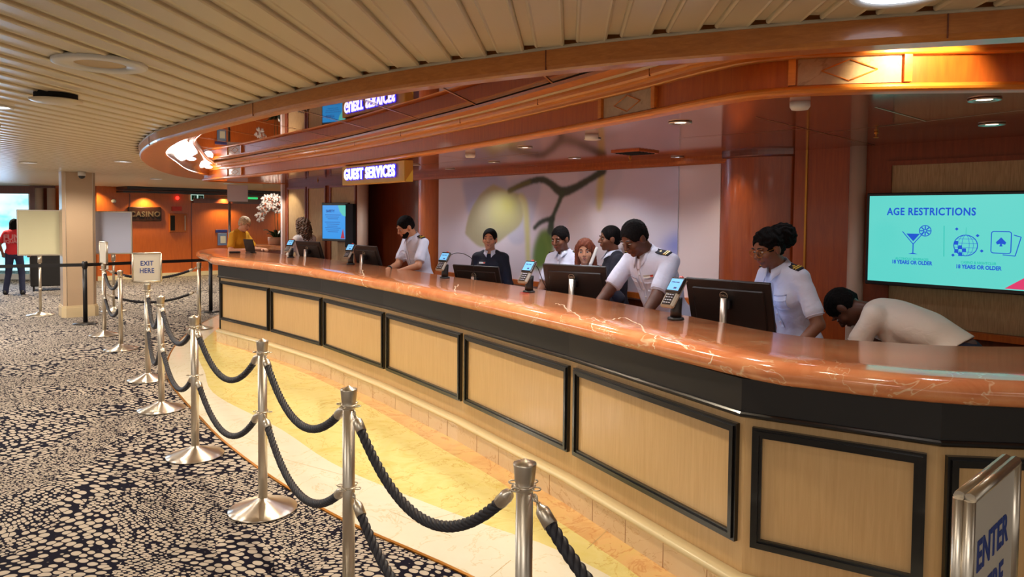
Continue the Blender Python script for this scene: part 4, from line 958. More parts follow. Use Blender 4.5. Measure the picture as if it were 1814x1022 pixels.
for ry in (.02, .042):
    n = 20
    for i in range(n):
        a1, a2 = 2*PI*i/n, 2*PI*(i+1)/n; ln((dx+ry*math.cos(a1), dz+.064*math.sin(a1)), (dx+ry*math.cos(a2), dz+.064*math.sin(a2)), .002)
for (qx, qz) in ((-.052, .014), (-.03, -.012), (-.05, -.036), (-.008, -.03), (-.028, -.055)): flat([(dx+qx-.01, dz+qz-.011), (dx+qx+.012, dz+qz-.011), (dx+qx+.011, dz+qz+.012), (dx+qx-.009, dz+qz+.012)])
for (sx_, sz_) in ((-.05, .10), (.062, .062), (-.066, -.062), (.086, -.03)): flat([(dx+sx_-.01, dz+sz_), (dx+sx_, dz+sz_-.01), (dx+sx_+.01, dz+sz_), (dx+sx_, dz+sz_+.01)])
def rrect(c, w2, h2, rot, t2=.005):
    R = lambda x, y: (c[0]+x*math.cos(rot)-y*math.sin(rot), c[1]+x*math.sin(rot)+y*math.cos(rot)); pts = []
    for cx_, cy_, a0 in ((w2-.012, h2-.012, 0), (-w2+.012, h2-.012, 90), (-w2+.012, -h2+.012, 180), (w2-.012, -h2+.012, 270)):
        for i in range(5): a_ = math.radians(a0+22.5*i); pts.append(R(cx_+.012*math.cos(a_), cy_+.012*math.sin(a_)))
    for p, q_ in zip(pts, pts[1:]+pts[:1]): ln(p, q_, t2)
cx_, cz_ = .745, 1.590; rrect((cx_, cz_), .050, .064, 0); ln((cx_+.062, cz_+.045), (cx_+.098, cz_+.034), .005); ln((cx_+.098, cz_+.034), (cx_+.072, cz_-.078), .005); ln((cx_+.072, cz_-.078), (cx_+.01, cz_-.073), .005)
flat([(cx_, cz_+.030), (cx_+.026, cz_), (cx_+.02, cz_-.013), (cx_+.004, cz_-.008), (cx_+.008, cz_-.024), (cx_-.008, cz_-.024), (cx_-.004, cz_-.008), (cx_-.02, cz_-.013), (cx_-.026, cz_)])
mb.mat(1); ln((.442, 1.683), (.446, 1.492), .004); ln((dx, dz+.066), (dx, dz+.11), .002)
put_text(mb, 'ALCOHOLIC BEVERAGES', .022, (X(.262), yb, Z(1.466)), xa, ya, depth=.0003, bold=.0004, sx=.8)
put_text(mb, 'CASINO & NIGHTCLUB', .022, (X(.632), yb, Z(1.461)), xa, ya, depth=.0003, bold=.0004, sx=.8)
mb.mat(2); flat([(.77, 1.318), (1.02, 1.318), (1.02, 1.50)])
mb.build('screen_graphics', [blue, teal, pink], sc)
# small blue screen on a bracket, turned to the camera
p = at_z(593, 395, 1.60); P1 = _p = Vector((-2.72, 10.15, 1.35)); root = empty('television', (-2.57, 10.20, 1.345), fa(-2.74, 10.3)-.78, 'tilted portrait blue information screen between beige panels at left', 'television')
mb = MB(); mb.box((0, .03, .265), (.51, .05, .56), bev=.006); mb.box((0, .09, .26), (.2, .10, .2)); mb.build('housing', 'plastic_black', root)
mb = MB(); mb.add([(-.235, .002, .02), (.235, .002, .02), (.235, .002, .505), (-.235, .002, .505)], [(0, 1, 2, 3)]); sc = mb.build('screen', mat('blue_screen', (10, 30, 60), .2, emit=(44, 150, 232), estr=1.0), root)
mb = MB(); mb.mat(0); put_text(mb, 'SAFETY', .05, (-.08, 0, .42), xa, ya, depth=.0004, bold=.002)
for k in range(9): mb.box((-.03-.01*(k % 2), 0, .365-.028*k-(.02 if k > 2 else 0)), (.30-.05*(k % 3), .002, .006))
mb.mat(1); mb.add([(.07, 0, .505), (.235, 0, .505), (.235, 0, .34), (.16, 0, .36), (.10, 0, .42)], [(0, 1, 2, 3, 4)])
mb.mat(2); mb.add([(.12, 0, .03), (.20, 0, .03), (.165, 0, .17)], [(0, 1, 2)])
mb.build('screen_graphics', [mat('screen_dark_blue', (0, 0, 0), .4, emit=(20, 80, 160), estr=1.), mat('screen_green', (0, 0, 0), .4, emit=(90, 200, 190), estr=1.), mat('screen_red', (0, 0, 0), .4, emit=(170, 40, 70), estr=1.)], sc)
mb = MB(); mb.box((.0, .22, .26), (.06, .2, .06)); mb.build('wall_bracket', 'black', root)
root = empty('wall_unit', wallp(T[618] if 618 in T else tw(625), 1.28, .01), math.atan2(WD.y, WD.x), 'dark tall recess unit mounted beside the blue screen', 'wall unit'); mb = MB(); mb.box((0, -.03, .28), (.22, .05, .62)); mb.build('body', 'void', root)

# monitors seen from behind
M['mon'] = mat('monitor_shell', (36, 30, 28), .42)
def make_monitor():
    root = empty('monitor', (0, 0, 0))
    Rt = Matrix.Rotation(math.radians(19), 3, 'X'); c = Vector((0, 0, .395))
    mb = MB(); mb.box(c, (.545, .022, .345), R=Rt, bev=.004); mb.box(c+Rt @ Vector((0, -.014, -.01)), (.46, .014, .26), R=Rt, bev=.013); sh = mb.build('shell', 'mon', root)
    mb = MB(); mb.add([c+Rt @ Vector(v) for v in ((-.262, .0118, -.15), (.262, .0118, -.15), (.262, .0118, .152), (-.262, .0118, .152))], [(3, 2, 1, 0)]); mb.build('screen', mat('office_screen', (160, 180, 220), .3, emit=(150, 175, 225), estr=.7), sh)
    q_ = c+Rt @ Vector((-.02, -.026, .078)); mb = MB(); mb.torus(q_, .025, .002, 28, 6, axis=Rt @ Vector((0, -1, 0))); put_text(mb, 'DELL', .018, q_, Rt @ Vector((1, 0, 0)), Rt @ Vector((0, 0, 1)), depth=.0006, bold=.0006); mb.build('emblem', mat('emblem_grey', (176, 156, 130), .5, .3), sh)
    mb = MB(); mb.tube([(0, -.095, .012), (0, -.094, .25), (0, -.092, .45)], [.024, .023, .021], 18); mb.build('stand_column', 'steel', root)
    mb = MB(); mb.box((0, -.055, .41), (.06, .05, .06), bev=.006); mb.build('tilt_hinge', 'plastic_black', root)
    mb = MB(); mb.box((0, -.02, .006), (.25, .19, .012), bev=.004); mb.build('stand_base', 'steel', root)
    return root
mp_ = make_monitor()
for i, (x, y, z, rz, lb) in enumerate([(1.355, 4.36, .78, -.72, 'black monitor with pale emblem in front of the person with glasses'), (.515, 5.60, .78, -.52, 'black monitor with pale emblem in front of the large seated-looking man'), (-.33, 6.98, .67, -.55, 'low black monitor in front of the person in the dark sweater'), (-1.78, 8.72, .78, -.80, 'black monitor in front of the dark doorway'), (-2.82, 9.88, .78, -.66, 'black monitor below the curly-haired person')]):
    o = mp_ if i == 0 else copy_tree(mp_); o.location = (x, y, z); o.rotation_euler = (0, 0, rz); prop(o, lb, 'monitor', 'black monitors behind the counter')
# small tablet near the yellow shirt
root = empty('tablet_stand', (-3.93, 10.55, 1.13), -.45, 'small dark tablet leaning at the far left end of the counter', 'tablet')
mb = MB(); Rt = Matrix.Rotation(math.radians(15), 3, 'X'); mb.box((0, 0, .11), (.19, .014, .20), R=Rt, bev=.004); mb.build('shell', 'mon', root); mb = MB(); mb.box((0, .03, .004), (.12, .10, .008)); mb.box((0, .045, .05), (.05, .012, .10)); mb.build('foot', 'plastic_black', root)
root = empty('card_reader', (-4.13, 10.50, 1.13), .4, 'small flat black device lying left of the tablet', 'device'); mb = MB(); mb.box((0, 0, .012), (.16, .09, .024), bev=.008); mb.build('body', 'plastic_black', root); mb = MB(); mb.box((0, 0, .025), (.06, .04, .003)); mb.build('display', 'steel_dk', root)
# payment terminals
def make_terminal():
    root = empty('payment_terminal', (0, 0, 0))
    mb = MB(); mb.lathe([(.047, 0), (.048, .004), (.045, .013), (.03, .016)], n=28); mb.build('base', 'plastic_black', root)
    mb = MB(); mb.tube([(0, 0, .012), (0, 0, .05), (0, .006, .09), (0, .012, .13)], [.033, .032, .030, .028], 18); mb.build('stem', 'plastic_black', root)
    Rt = Matrix.Rotation(math.radians(-38), 3, 'X'); c = Vector((0, -.022, .155))   # local: face towards -Y, tilted up
    mb = MB(); mb.box(c, (.096, .030, .20), R=Rt, bev=.010); sh = mb.build('shell', 'plastic_grey', root)
    mb = MB(); mb.box(c+Rt @ Vector((0, -.012, .045)), (.104, .020, .108), R=Rt, bev=.006); mb.build('screen_surround', 'black', sh)
    mb = MB(); mb.add([c+Rt @ Vector(v) for v in ((-.042, -.0225, .006), (.042, -.0225, .006), (.042, -.0225, .084), (-.042, -.0225, .084))], [(0, 1, 2, 3)]); mb.build('screen', mat('terminal_screen', (90, 140, 190), .2, emit=(120, 190, 228), estr=.95), sh)
    mb = MB(); put_text(mb, 'WELCOME', .012, c+Rt @ Vector((-.003, -.0232, .06)), Rt @ Vector((1, 0, 0)), Rt @ Vector((0, 0, 1)), depth=.0002, bold=.0004); mb.box(c+Rt @ Vector((.012, -.0232, .022)), (.02, .0006, .012), R=Rt); mb.build('screen_text', 'navytext', sh)
    mb = MB(); mb.box(c+Rt @ Vector((0, -.0155, -.05)), (.060, .002, .078), R=Rt); kp = mb.build('keypad', 'black', sh)
    mb = MB()
    for i in range(3):
        for j in range(4): mb.box(c+Rt @ Vector((-.018+.018*i, -.018, -.022-.018*j)), (.011, .003, .0055), R=Rt)
    mb.build('key', mat('pale_key', (188, 192, 205), .5), kp)
    mb = MB(); mb.box(c+Rt @ Vector((0, .0, .106)), (.026, .022, .014), R=Rt, bev=.002); mb.build('red_tab', 'red', sh)
    return root
tp = make_terminal()
for i, (x, y, rz, lb) in enumerate([(.949, 4.05, -.93, 'payment terminal with lit screen nearest the camera, right of the large man'), (.135, 5.44, -.75, 'payment terminal with lit screen left of the large man monitor'), (-.626, 6.59, -.6, 'payment terminal with red tab and looping cable in front of the picture edge'), (-1.90, 8.30, -.45, 'payment terminal in front of the blue screen'), (-2.98, 9.50, -.4, 'payment terminal below the orchid, farthest from the camera')]):
    o = tp if i == 0 else copy_tree(tp); o.location = (x, y, 1.131); o.rotation_euler = (0, 0, rz); prop(o, lb, 'payment terminal', 'payment terminals on the counter')
def cable(pts, label):
    mb = MB(); mb.tube([(*p[:2], p[2]) for p in [tuple(Vector(q_)) for q_ in pts]], .0035, 6); o = mb.build('cable', 'plastic_black'); prop(o, label, 'cable')
def sm3(pts, n=6):
    pts = [Vector(p) for p in pts]; out = []
    for i in range(len(pts)-1):
        p0, p1, p2, p3 = pts[max(i-1, 0)], pts[i], pts[i+1], pts[min(i+2, len(pts)-1)]
        for k in range(n): t = k/n; out.append(.5*((2*p1)+(-p0+p2)*t+(2*p0-5*p1+4*p2-p3)*t*t+(-p0+3*p1-3*p2+p3)*t**3))
    return out+[pts[-1]]
cable(sm3([(-.60, 6.58, 1.33), (-.53, 6.66, 1.365), (-.43, 6.74, 1.34), (-.37, 6.80, 1.24), (-.36, 6.9, .80)]), 'black cable looping from the terminal beside the sweater to its monitor')
cable(sm3([(.165, 5.46, 1.33), (.20, 5.50, 1.32), (.25, 5.62, 1.20), (.29, 5.70, 1.1), (.33, 5.8, .80)]), 'black cable hanging behind the terminal left of the emblem monitor')
# red card on the counter by the second terminal
o = empty('leaflet', (.10, 5.38, 1.131), -.5, 'small red leaflet lying at the foot of a payment terminal', 'leaflet'); mb = MB(); mb.box((0, 0, .001), (.07, .03, .002)); mb.build('sheet', 'red', o)
lamp('SPOT', 'orchid_fill', (-4.5, 12.9, 2.3), 110, (1, .9, .75), .05, (-4.6, 13.5, 1.7), 80, .6)  # added fill lamp that lifts the dark blossoms, no fitting here
# ------------------------------------------------------------------ side counter with orchid
root = empty('side_counter', (0, 0, 0), 0, 'small marble topped side counter under the orchid at the far left', 'counter')
mb = MB(); P = catmull([(-5.15, 13.45), (-4.6, 13.32), (-4.25, 13.1), (-4.0, 12.8)], 6); mb.sweep(with_normals(P, 1), [(-.35, 1.03), (0, 1.03), (.04, 1.05), (.05, 1.08), (.04, 1.11), (0, 1.13), (-.35, 1.13)]); mb.build('marble_top', 'marble_top', root)
mb = MB(); mb.sweep(with_normals(P, 1), [(-.3, 0), (-.02, 0), (-.02, 1.03), (-.3, 1.03)]); mb.build('body', 'cherry_dark', root)
oc = Vector((-4.50, 13.50, 1.13)); root = empty('potted_orchid', oc, 0, 'white orchid with arching stems in a pink ceramic pot', 'plant')
root.scale = (1.12, 1.12, 1.12)
mb = MB(); mb.lathe([(.13, 0), (.14, .01), (.15, .09), (.15, .13), (.14, .13), (.13, .10), (.0001, .10)], n=32); mb.build('pot', mat('pink_ceramic', (206, 150, 118), .4), root)
mb = MB(); M['leaf'] = mat('dark_green_leaf', (28, 52, 22), .35)
for k in range(11):
    a_ = k*2*PI/11+.3; Lf = .14+.03*(k % 3); n = 7; P = []
    for i in range(n+1):
        t = i/n; r_ = .03+Lf*t; z = .10+.16*math.sin(t*1.9)*(.6+.2*(k % 3)); w2 = .032*math.sin(PI*min(1, t*.93+.07)); c = Vector((r_*math.cos(a_), r_*math.sin(a_), z)); sd = Vector((-math.sin(a_), math.cos(a_), 0))
        P += [c-sd*w2, c+Vector((0, 0, -.006)), c+sd*w2, c+Vector((0, 0, -.012))]
    F = []
    for i in range(n):
        for j in range(4): F.append((i*4+j, (i+1)*4+j, (i+1)*4+(j+1) % 4, i*4+(j+1) % 4))
    mb.add(P, F, True)
mb.build('leaves', 'leaf', root)
M['petal'] = mat('white_petal', (238, 226, 220), .5); M['stem'] = mat('green_stem', (92, 84, 40), .5); M['lip'] = mat('orchid_lip', (200, 120, 90), .5)
flw = MB()
def flower(c, s_, yaw, roll):
    R = Matrix.Rotation(yaw, 3, 'Z') @ Matrix.Rotation(roll, 3, 'Y')
    flw.mat(0)
    for k, (a_, ln_, wd) in enumerate([(0, .05, .042), (PI, .05, .042), (PI/2, .044, .028), (PI*1.25, .042, .024), (PI*1.75, .042, .024)]):
        d = Vector((math.cos(a_), 0, math.sin(a_))); sd = Vector((-math.sin(a_), 0, math.cos(a_))); P = []; n = 6
        for i in range(n+1):
            t = i/n; w2 = wd*math.sin(PI*(t*.9+.08))*.55
            q0 = d*(ln_*t)+Vector((0, -.006-.012*t*t, 0)); P += [q0-sd*w2+Vector((0, .004, 0)), q0, q0+sd*w2+Vector((0, .004, 0)), q0+Vector((0, .003, 0))]
        F = [(i*4+j, (i+1)*4+j, (i+1)*4+(j+1) % 4, i*4+(j+1) % 4) for i in range(n) for j in range(4)]
        flw.add([Vector(c)+R @ (p*s_) for p in P], F, True)
    flw.mat(1); flw.ell(Vector(c)+R @ Vector((0, -.014*s_, -.006*s_)), (.010*s_, .012*s_, .013*s_), n=8, m=6)
for si, (bx_, sgn, hh) in enumerate([(-.02, -1, .82), (.03, -1, .74), (.06, 1, .80), (.0, 1, .62)]):
    pts = sm3([(bx_, 0, .10), (bx_+sgn*.01, -.01, .36), (bx_+sgn*.02, -.02, hh-.10), (bx_-.04, -.05, hh), (bx_-.14-.03*si, -.08, hh-.07), (bx_-.20-.02*si, -.09, hh-.20)], 8)
    mb = MB(); mb.tube(pts, .0042, 6); mb.build('flower_stem', 'stem', root)
    for k in range(9):
        q_ = pts[int(len(pts)*(.50+.058*k))-1]; flower(q_+Vector((random.uniform(-.03, .03), random.uniform(-.05, .02), random.uniform(-.03, .03))), random.uniform(1.25, 1.6), random.uniform(-.6, .6), random.uniform(-.4, .4))
flw.build('blossoms', ['petal', 'lip'], root)
o = empty('napkin_box', (-4.20, 13.25, 1.13), 0, 'small dark box on the side counter right of the orchid pot', 'box'); mb = MB(); mb.box((0, 0, .06), (.12, .12, .12), bev=.006); mb.build('box_body', 'plastic_black', o)
# ------------------------------------------------------------------ people: smooth-union solids turned into one skin each
def nrm(v): v = np.asarray(v, float); return v/np.linalg.norm(v)
class Solid:
    def __init__(s): s.p = []
    def ell(s, c, r, R=None, k=.02, op='+'):
        c = np.asarray(c, float); r = np.asarray(r, float); Rm = np.eye(3) if R is None else np.asarray(R); ext = float(max(r))
        def f(P):
            q = (P-c) @ Rm; k0 = np.sqrt(((q/r)**2).sum(-1)); k1 = np.sqrt(((q/(r*r))**2).sum(-1))+1e-9; return k0*(k0-1)/k1
        s.p.append((op, f, c-ext, c+ext, k)); return s
    def cap(s, a, b, ra, rb, k=.02, op='+', flat=None):
        a = np.asarray(a, float); b = np.asarray(b, float); d = b-a; L2 = d @ d+1e-12; m = max(ra, rb)
        def f(P):
            t = np.clip(((P-a) @ d)/L2, 0, 1); return np.sqrt(((P-(a+t[..., None]*d))**2).sum(-1))-(ra+(rb-ra)*t)
        s.p.append((op, f, np.minimum(a, b)-m, np.maximum(a, b)+m, k)); return s
    def half(s, p, n, k=.004):   # keep the side opposite to n
        p = np.asarray(p, float); n = nrm(n); s.p.append(('&', lambda P: (P-p) @ n, None, None, k)); return s
    def wrinkle(s, amp, f0=34., ph=0.):
        s.p.append(('w', (amp, f0, ph), None, None, 0)); return s
    def mesh(s, res):
        los = [lo for op, f, lo, hi, k in s.p if op == '+']; his = [hi for op, f, lo, hi, k in s.p if op == '+']
        lo = np.min(los, 0)-3*res; hi = np.max(his, 0)+3*res; N = np.ceil((hi-lo)/res).astype(int)+1
        F = np.full(N, .2, np.float32); ax = [lo[i]+res*np.arange(N[i]) for i in range(3)]
        for op, f, l, h, k in s.p:
            if l is not None:
                i0 = np.maximum(np.floor((l-lo-.035)/res).astype(int), 0); i1 = np.minimum(np.ceil((h-lo+.035)/res).astype(int)+1, N)
            else: i0 = np.zeros(3, int); i1 = N
            if (i1 <= i0).any(): continue
            sl = tuple(slice(i0[j], i1[j]) for j in range(3))
            P = np.stack(np.meshgrid(*[ax[j][sl[j]] for j in range(3)], indexing='ij'), -1)
            A = F[sl]
            if op == 'w':
                amp, f0, ph = f; B = A+amp*(np.sin(P[..., 0]*f0+2.1*np.sin(P[..., 2]*f0*.5+ph))*np.sin(P[..., 2]*f0*.8+1.7*np.sin(P[..., 1]*f0*.6)+ph)); F[sl] = np.where(np.abs(A) < .05, B, A); continue
            B = f(P).astype(np.float32)
            if op == '+': hh = np.clip(.5+.5*(A-B)/k, 0, 1); F[sl] = A*(1-hh)+B*hh-k*hh*(1-hh)
            elif op == '-': hh = np.clip(.5-.5*(A+B)/k, 0, 1); F[sl] = A*(1-hh)-B*hh+k*hh*(1-hh)
            else: F[sl] = np.maximum(A, B)
        return surfnet(F, lo, res)
def surfnet(F, lo, res):
    S_ = F < 0; N = np.array(F.shape)
    c = np.zeros(tuple(N-1), int)
    for dx in (0, 1):
        for dy in (0, 1):
            for dz in (0, 1): c += S_[dx:N[0]-1+dx, dy:N[1]-1+dy, dz:N[2]-1+dz]
    act = (c > 0) & (c < 8); idx = np.argwhere(act); vid = np.full(act.shape, -1, np.int64); vid[act] = np.arange(len(idx))
    acc = np.zeros((len(idx), 3)); cnt = np.zeros(len(idx))
    cor = [np.array(t) for t in ((0, 0, 0), (1, 0, 0), (0, 1, 0), (1, 1, 0), (0, 0, 1), (1, 0, 1), (0, 1, 1), (1, 1, 1))]
    fv = [F[idx[:, 0]+q[0], idx[:, 1]+q[1], idx[:, 2]+q[2]].astype(float) for q in cor]
    for a in range(8):
        for b in range(a+1, 8):
            d = cor[b]-cor[a]
            if abs(d).sum() != 1: continue
            m = (fv[a] < 0) != (fv[b] < 0); t = np.where(m, fv[a]/(fv[a]-fv[b]+1e-12*(~m)), 0); t = np.clip(t, 0, 1)
            acc += m[:, None]*(cor[a]+t[:, None]*d); cnt += m
    V = lo+res*(idx+acc/np.maximum(cnt, 1)[:, None]); quads = []
    for axn in range(3):
        sl0 = [slice(1, -1)]*3; sl0[axn] = slice(0, -1); sl1 = [slice(1, -1)]*3; sl1[axn] = slice(1, None)
        A = S_[tuple(sl0)]; B = S_[tuple(sl1)]; e = np.argwhere(A != B)
        if not len(e): continue
        off = np.ones(3, int); off[axn] = 0; g = e+off; u, v = [(1, 2), (2, 0), (0, 1)][axn]
        eu = np.zeros(3, int); eu[u] = 1; ev = np.zeros(3, int); ev[v] = 1
        q = [vid[tuple((g-eu-ev).T)], vid[tuple((g-ev).T)], vid[tuple(g.T)], vid[tuple((g-eu).T)]]
        q = np.stack(q, 1); fl = ~A[tuple(e.T)]; q[fl] = q[fl][:, ::-1]; quads.append(q)
    return V, np.concatenate(quads)
def add_np(mb, V, Q, smooth=True): return mb.add(V.tolist(), Q.tolist(), smooth)
def skin(name, rgb): return mat(name, rgb, .5)
SK = {'dark': skin('deep_brown_skin', (92, 54, 36)), 'brown': skin('brown_skin', (126, 80, 56)), 'tan': skin('tan_skin', (192, 136, 102)), 'light': skin('light_skin', (216, 160, 128))}
HR = {'black': mat('black_hair', (14, 11, 11), .85, spec=.15), 'auburn': mat('auburn_hair', (104, 50, 28), .7, spec=.25), 'grey': mat('grey_blond_hair', (186, 160, 124), .6), 'curl': mat('brown_curly_hair', (98, 72, 50), .55)}
CL = {'white': mat('white_uniform_cotton', (208, 212, 232), .8), 'navy': mat('navy_knit', (20, 21, 36), .85), 'black': mat('black_trousers', (18, 18, 24), .8), 'yellow': mat('mustard_cotton', (222, 160, 30), .8), 'red': mat('red_cotton', (190, 30, 40), .8), 'jean': mat('dark_denim', (30, 34, 62), .85), 'cream': mat('cream_blouse', (236, 226, 214), .8)}
EYEW, EYED, LIP, TEETH = mat('eye_white', (190, 182, 176), .5), mat('iris_dark', (26, 16, 12), .2), mat('lips', (150, 70, 62), .5), mat('teeth', (235, 230, 222), .3)
LIPD = mat('deep_lips', (104, 48, 42), .5); BROW = mat('eyebrows', (20, 14, 12), .7)
for _h in HR.values():
    _t = NT(_h); _v = _t.coords((90, 90, 9)); _n = _t.noise(_v, 2, 3); _t.bump(_n.outputs['Fac'], .6, .006); _c = _t.b.inputs['Base Color'].default_value[:3]
    _r = _t.add('ShaderNodeValToRGB'); _t.link(_n.outputs['Fac'], _r.inputs['Fac']); _r.color_ramp.elements[0].position = .35; _r.color_ramp.elements[1].position = .65
    _r.color_ramp.elements[0].color = (*[k*.55 for k in _c], 1); _r.color_ramp.elements[1].color = (*[min(1, k*1.5) for k in _c], 1); _t.base(_r.outputs[0])
for _k in ('white', 'navy', 'yellow', 'cream', 'red', 'jean', 'black'):
    _t = NT(CL[_k]); _v = _t.coords((1, 1, 1)); _n = _t.noise(_v, 14, 2, .5, .8); _t.bump(_n.outputs['Fac'], .35, .02)
def ik(a, t, l1, l2, pole):
    a, t = np.asarray(a, float), np.asarray(t, float); d = t-a; L = min(np.linalg.norm(d), (l1+l2)*.995); d = nrm(d); t = a+d*L
    x = (l1*l1-l2*l2+L*L)/(2*L); h = math.sqrt(max(l1*l1-x*x, 0)); p = np.asarray(pole, float); p = nrm(p-d*(p @ d)); return a+d*x+p*h, t
def person(label, loc, fwd, H=1.7, lean=0., hp=0., hy=0., hr=0., hands=None, shirt='white', sleeve='short', pants='black', sk='brown', hair='short', hcol='black', sex='f', girth=1., res=.006,
           epaul=False, collar=True, badge=None, tie=False, legs=((-.10, 0), (.10, 0)), smile=False, glasses=False, beard=False, wrinkle=.0025, slen=.70, hem=0., extra=None, lips=LIP, neckc=None):
    s = H/1.75; rz = math.atan2(-fwd[0], fwd[1]); root = empty('person', (loc[0], loc[1], 0), rz, label, 'person')
    Rl = lambda a: np.array([[1, 0, 0], [0, math.cos(a), math.sin(a)], [0, -math.sin(a), math.cos(a)]])   # positive leans forward (+y)
    B = Rl(lean); B5 = Rl(lean*.55); Pv = np.array([0, -.10*math.sin(lean), .94-.03*abs(lean)])*s
    Wt = Pv+B5 @ np.array([0, 0, .17])*s; Nk = Wt+B @ np.array([0, .0, .355])*s; ch = lambda x, y, z: Wt+B @ (np.array([x, y, z])*s)
    sw = (.175 if sex == 'm' else .152)*girth**.5; sh = {1: ch(sw, -.005, .295), -1: ch(-sw, -.005, .295)}
    cy, sy, cp_, sp_, cr_, sr_ = math.cos(hy), math.sin(hy), math.cos(hp+lean*.7), math.sin(hp+lean*.7), math.cos(hr), math.sin(hr)
    Ry = np.array([[cy, -sy, 0], [sy, cy, 0], [0, 0, 1]]); Rx = np.array([[1, 0, 0], [0, cp_, sp_], [0, -sp_, cp_]]); Rr = np.array([[cr_, 0, sr_], [0, 1, 0], [-sr_, 0, cr_]])
    Hd = Rx @ Ry @ Rr; piv = Nk+(B @ np.array([0, .01, .022])+Hd @ np.array([0, .012, .012]))*s; hc = piv+Hd @ np.array([0, .018, .112])*s
    hs = s*1.0; h = lambda x, y, z: hc+Hd @ (np.array([x, y, z])*hs)
    hands = hands or {1: (.22, .12, .82), -1: (-.22, .12, .82)}; arm = {}
    for q in (1, -1):
        el, wr = ik(sh[q], np.array(hands[q])*s, .29*s, .255*s, (q*.55, -.6, -.55)); arm[q] = (el, wr)
    g = girth
    def torso(S_, o, full=True):
        S_.ell(ch(0, .004, .19), (np.array([.150*g**.6, .098*g, .20])*s+o), B, .03); S_.ell(ch(0, 0, .05), (np.array([.130*g, .092*g, .17])*s+o), B, .05)
        S_.ell(Pv+np.array([0, 0, .03])*s, np.array([.155*g**.7, .108*g, .14])*s+o, B5, .05)
        S_.cap(ch(-sw*.84, -.005, .298), ch(sw*.84, -.005, .298), .044*s+o, .044*s+o, .05)
        S_.cap(ch(-.045, -.01, .322), ch(.045, -.01, .322), .042*s+o, .042*s+o, .04)
        if sex == 'f':
            for q in (1, -1): S_.ell(ch(q*.066, .078, .185), np.array([.058, .050, .058])*s+o, B, .035)
        elif g > 1.1: S_.ell(ch(0, .05, .0), np.array([.12, .09, .13])*s+o, B, .05)
    hips = {q: Pv+np.array([q*.085, 0, -.02])*s for q in (1, -1)}; ft = {1: legs[1], -1: legs[0]}; kn = {}; an = {}
    for q in (1, -1):
        an[q] = np.array([ft[q][0], ft[q][1], .085])*s; m_, a2 = ik(hips[q], an[q], .43*s, .43*s, (0, 1, 0)); kn[q] = m_
    # body, one continuous surface
    b = Solid(); torso(b, -.004)
    b.cap(Nk-B @ np.array([0, .0, .03])*s, hc+Hd @ np.array([0, -.018, -.05])*s, (.062 if sex == 'm' else .053)*s, (.058 if sex == 'm' else .049)*s, .025)
    for q in (1, -1):
        el, wr = arm[q]; b.cap(sh[q], el, .050*s*g**.5, .038*s*g**.4, .03); b.cap(el, wr, .038*s*g**.4, .025*s, .012)
        d = nrm(wr-el); up_ = np.array([0, 0, 1.]); pn = nrm(up_-d*(up_ @ d)+np.array([0, 1e-3, 0])); sd = np.cross(d, pn)*q
        fr_ = np.stack([sd, d, pn], 1); pc = wr+d*.045*s; b.ell(pc, np.array([.040, .052, .017])*s, fr_, .016)
        for i, (o_, L_) in enumerate(((-.030, .066), (-.010, .078), (.011, .073), (.030, .056))):
            k0 = wr+(d*(.084-.006*abs(i-1))+sd*o_)*s; k1 = k0+(d*.55-pn*.22)*L_*s*.62; k2 = k1+(d*.30-pn*.52)*L_*s*.75
            b.cap(k0, k1, .0095*s, .0088*s, .005); b.cap(k1, k2, .0088*s, .0072*s, .004)
        t0_ = wr+(d*.022-sd*.030)*s; t1_ = t0_+(d*.030-sd*.026-pn*.012)*s; t2_ = t1_+(d*.034-sd*.006-pn*.016)*s
        b.cap(t0_, t1_, .013*s, .011*s, .008); b.cap(t1_, t2_, .0105*s, .0085*s, .004)
        b.cap(hips[q], kn[q], .078*s*g**.5, .052*s, .03); b.cap(kn[q], an[q], .050*s, .036*s, .02)
    # head
    b.ell(h(0, -.012, .030), np.array([.0745, .095, .088])*hs, Hd, .02); b.ell(h(0, .026, -.040), np.array([.058 if sex == 'm' else .052, .060, .060])*hs, Hd, .03)
    b.ell(h(0, .062, -.088), np.array([.024 if sex == 'm' else .019, .020, .016])*hs, Hd, .02)
    for q in (1, -1):
        b.ell(h(q*.036, .060, -.022), np.array([.022, .022, .020])*hs, Hd, .02); b.ell(h(q*.074, -.006, -.006), np.array([.010, .020, .031])*hs, Hd, .006)
        b.ell(h(q*.031, .092, .010), np.array([.018, .011, .011])*hs, Hd, .012, '-'); b.ell(h(q*.030, .082, .030), np.array([.022, .010, .007])*hs, Hd, .010)
    b.cap(h(0, .086, .014), h(0, .106, -.018), .0075*hs, .0125*hs, .010)
    for q in (1, -1): b.ell(h(q*.011, .096, -.023), np.array([.009, .010, .008])*hs, Hd, .006)
    b.ell(h(0, .084, -.051), np.array([.026, .012, .016])*hs, Hd, .012)
    V, Q = b.mesh(res); mb = MB(); add_np(mb, V, Q)
    for q in (1, -1):
        mb.mat(1); mb.ell(h(q*.031, .0785, .0085), np.array([.0120, .0095, .0058 if hp < .15 else .0035])*hs, Matrix(Hd.tolist()), 12, 8)
        mb.mat(2); mb.ell(h(q*.031, .0852, .0080 if hp < .15 else .0065), np.array([.0060, .0050, .0056 if hp < .15 else .0035])*hs, Matrix(Hd.tolist()), 10, 6)
        mb.mat(4); mb.tube([h(q*.015, .091, .034), h(q*.031, .0915, .0385), h(q*.048, .079, .031)], [.0030*hs, .0036*hs, .002*hs], 6)
    mb.mat(3); wl = .026 if smile else .022
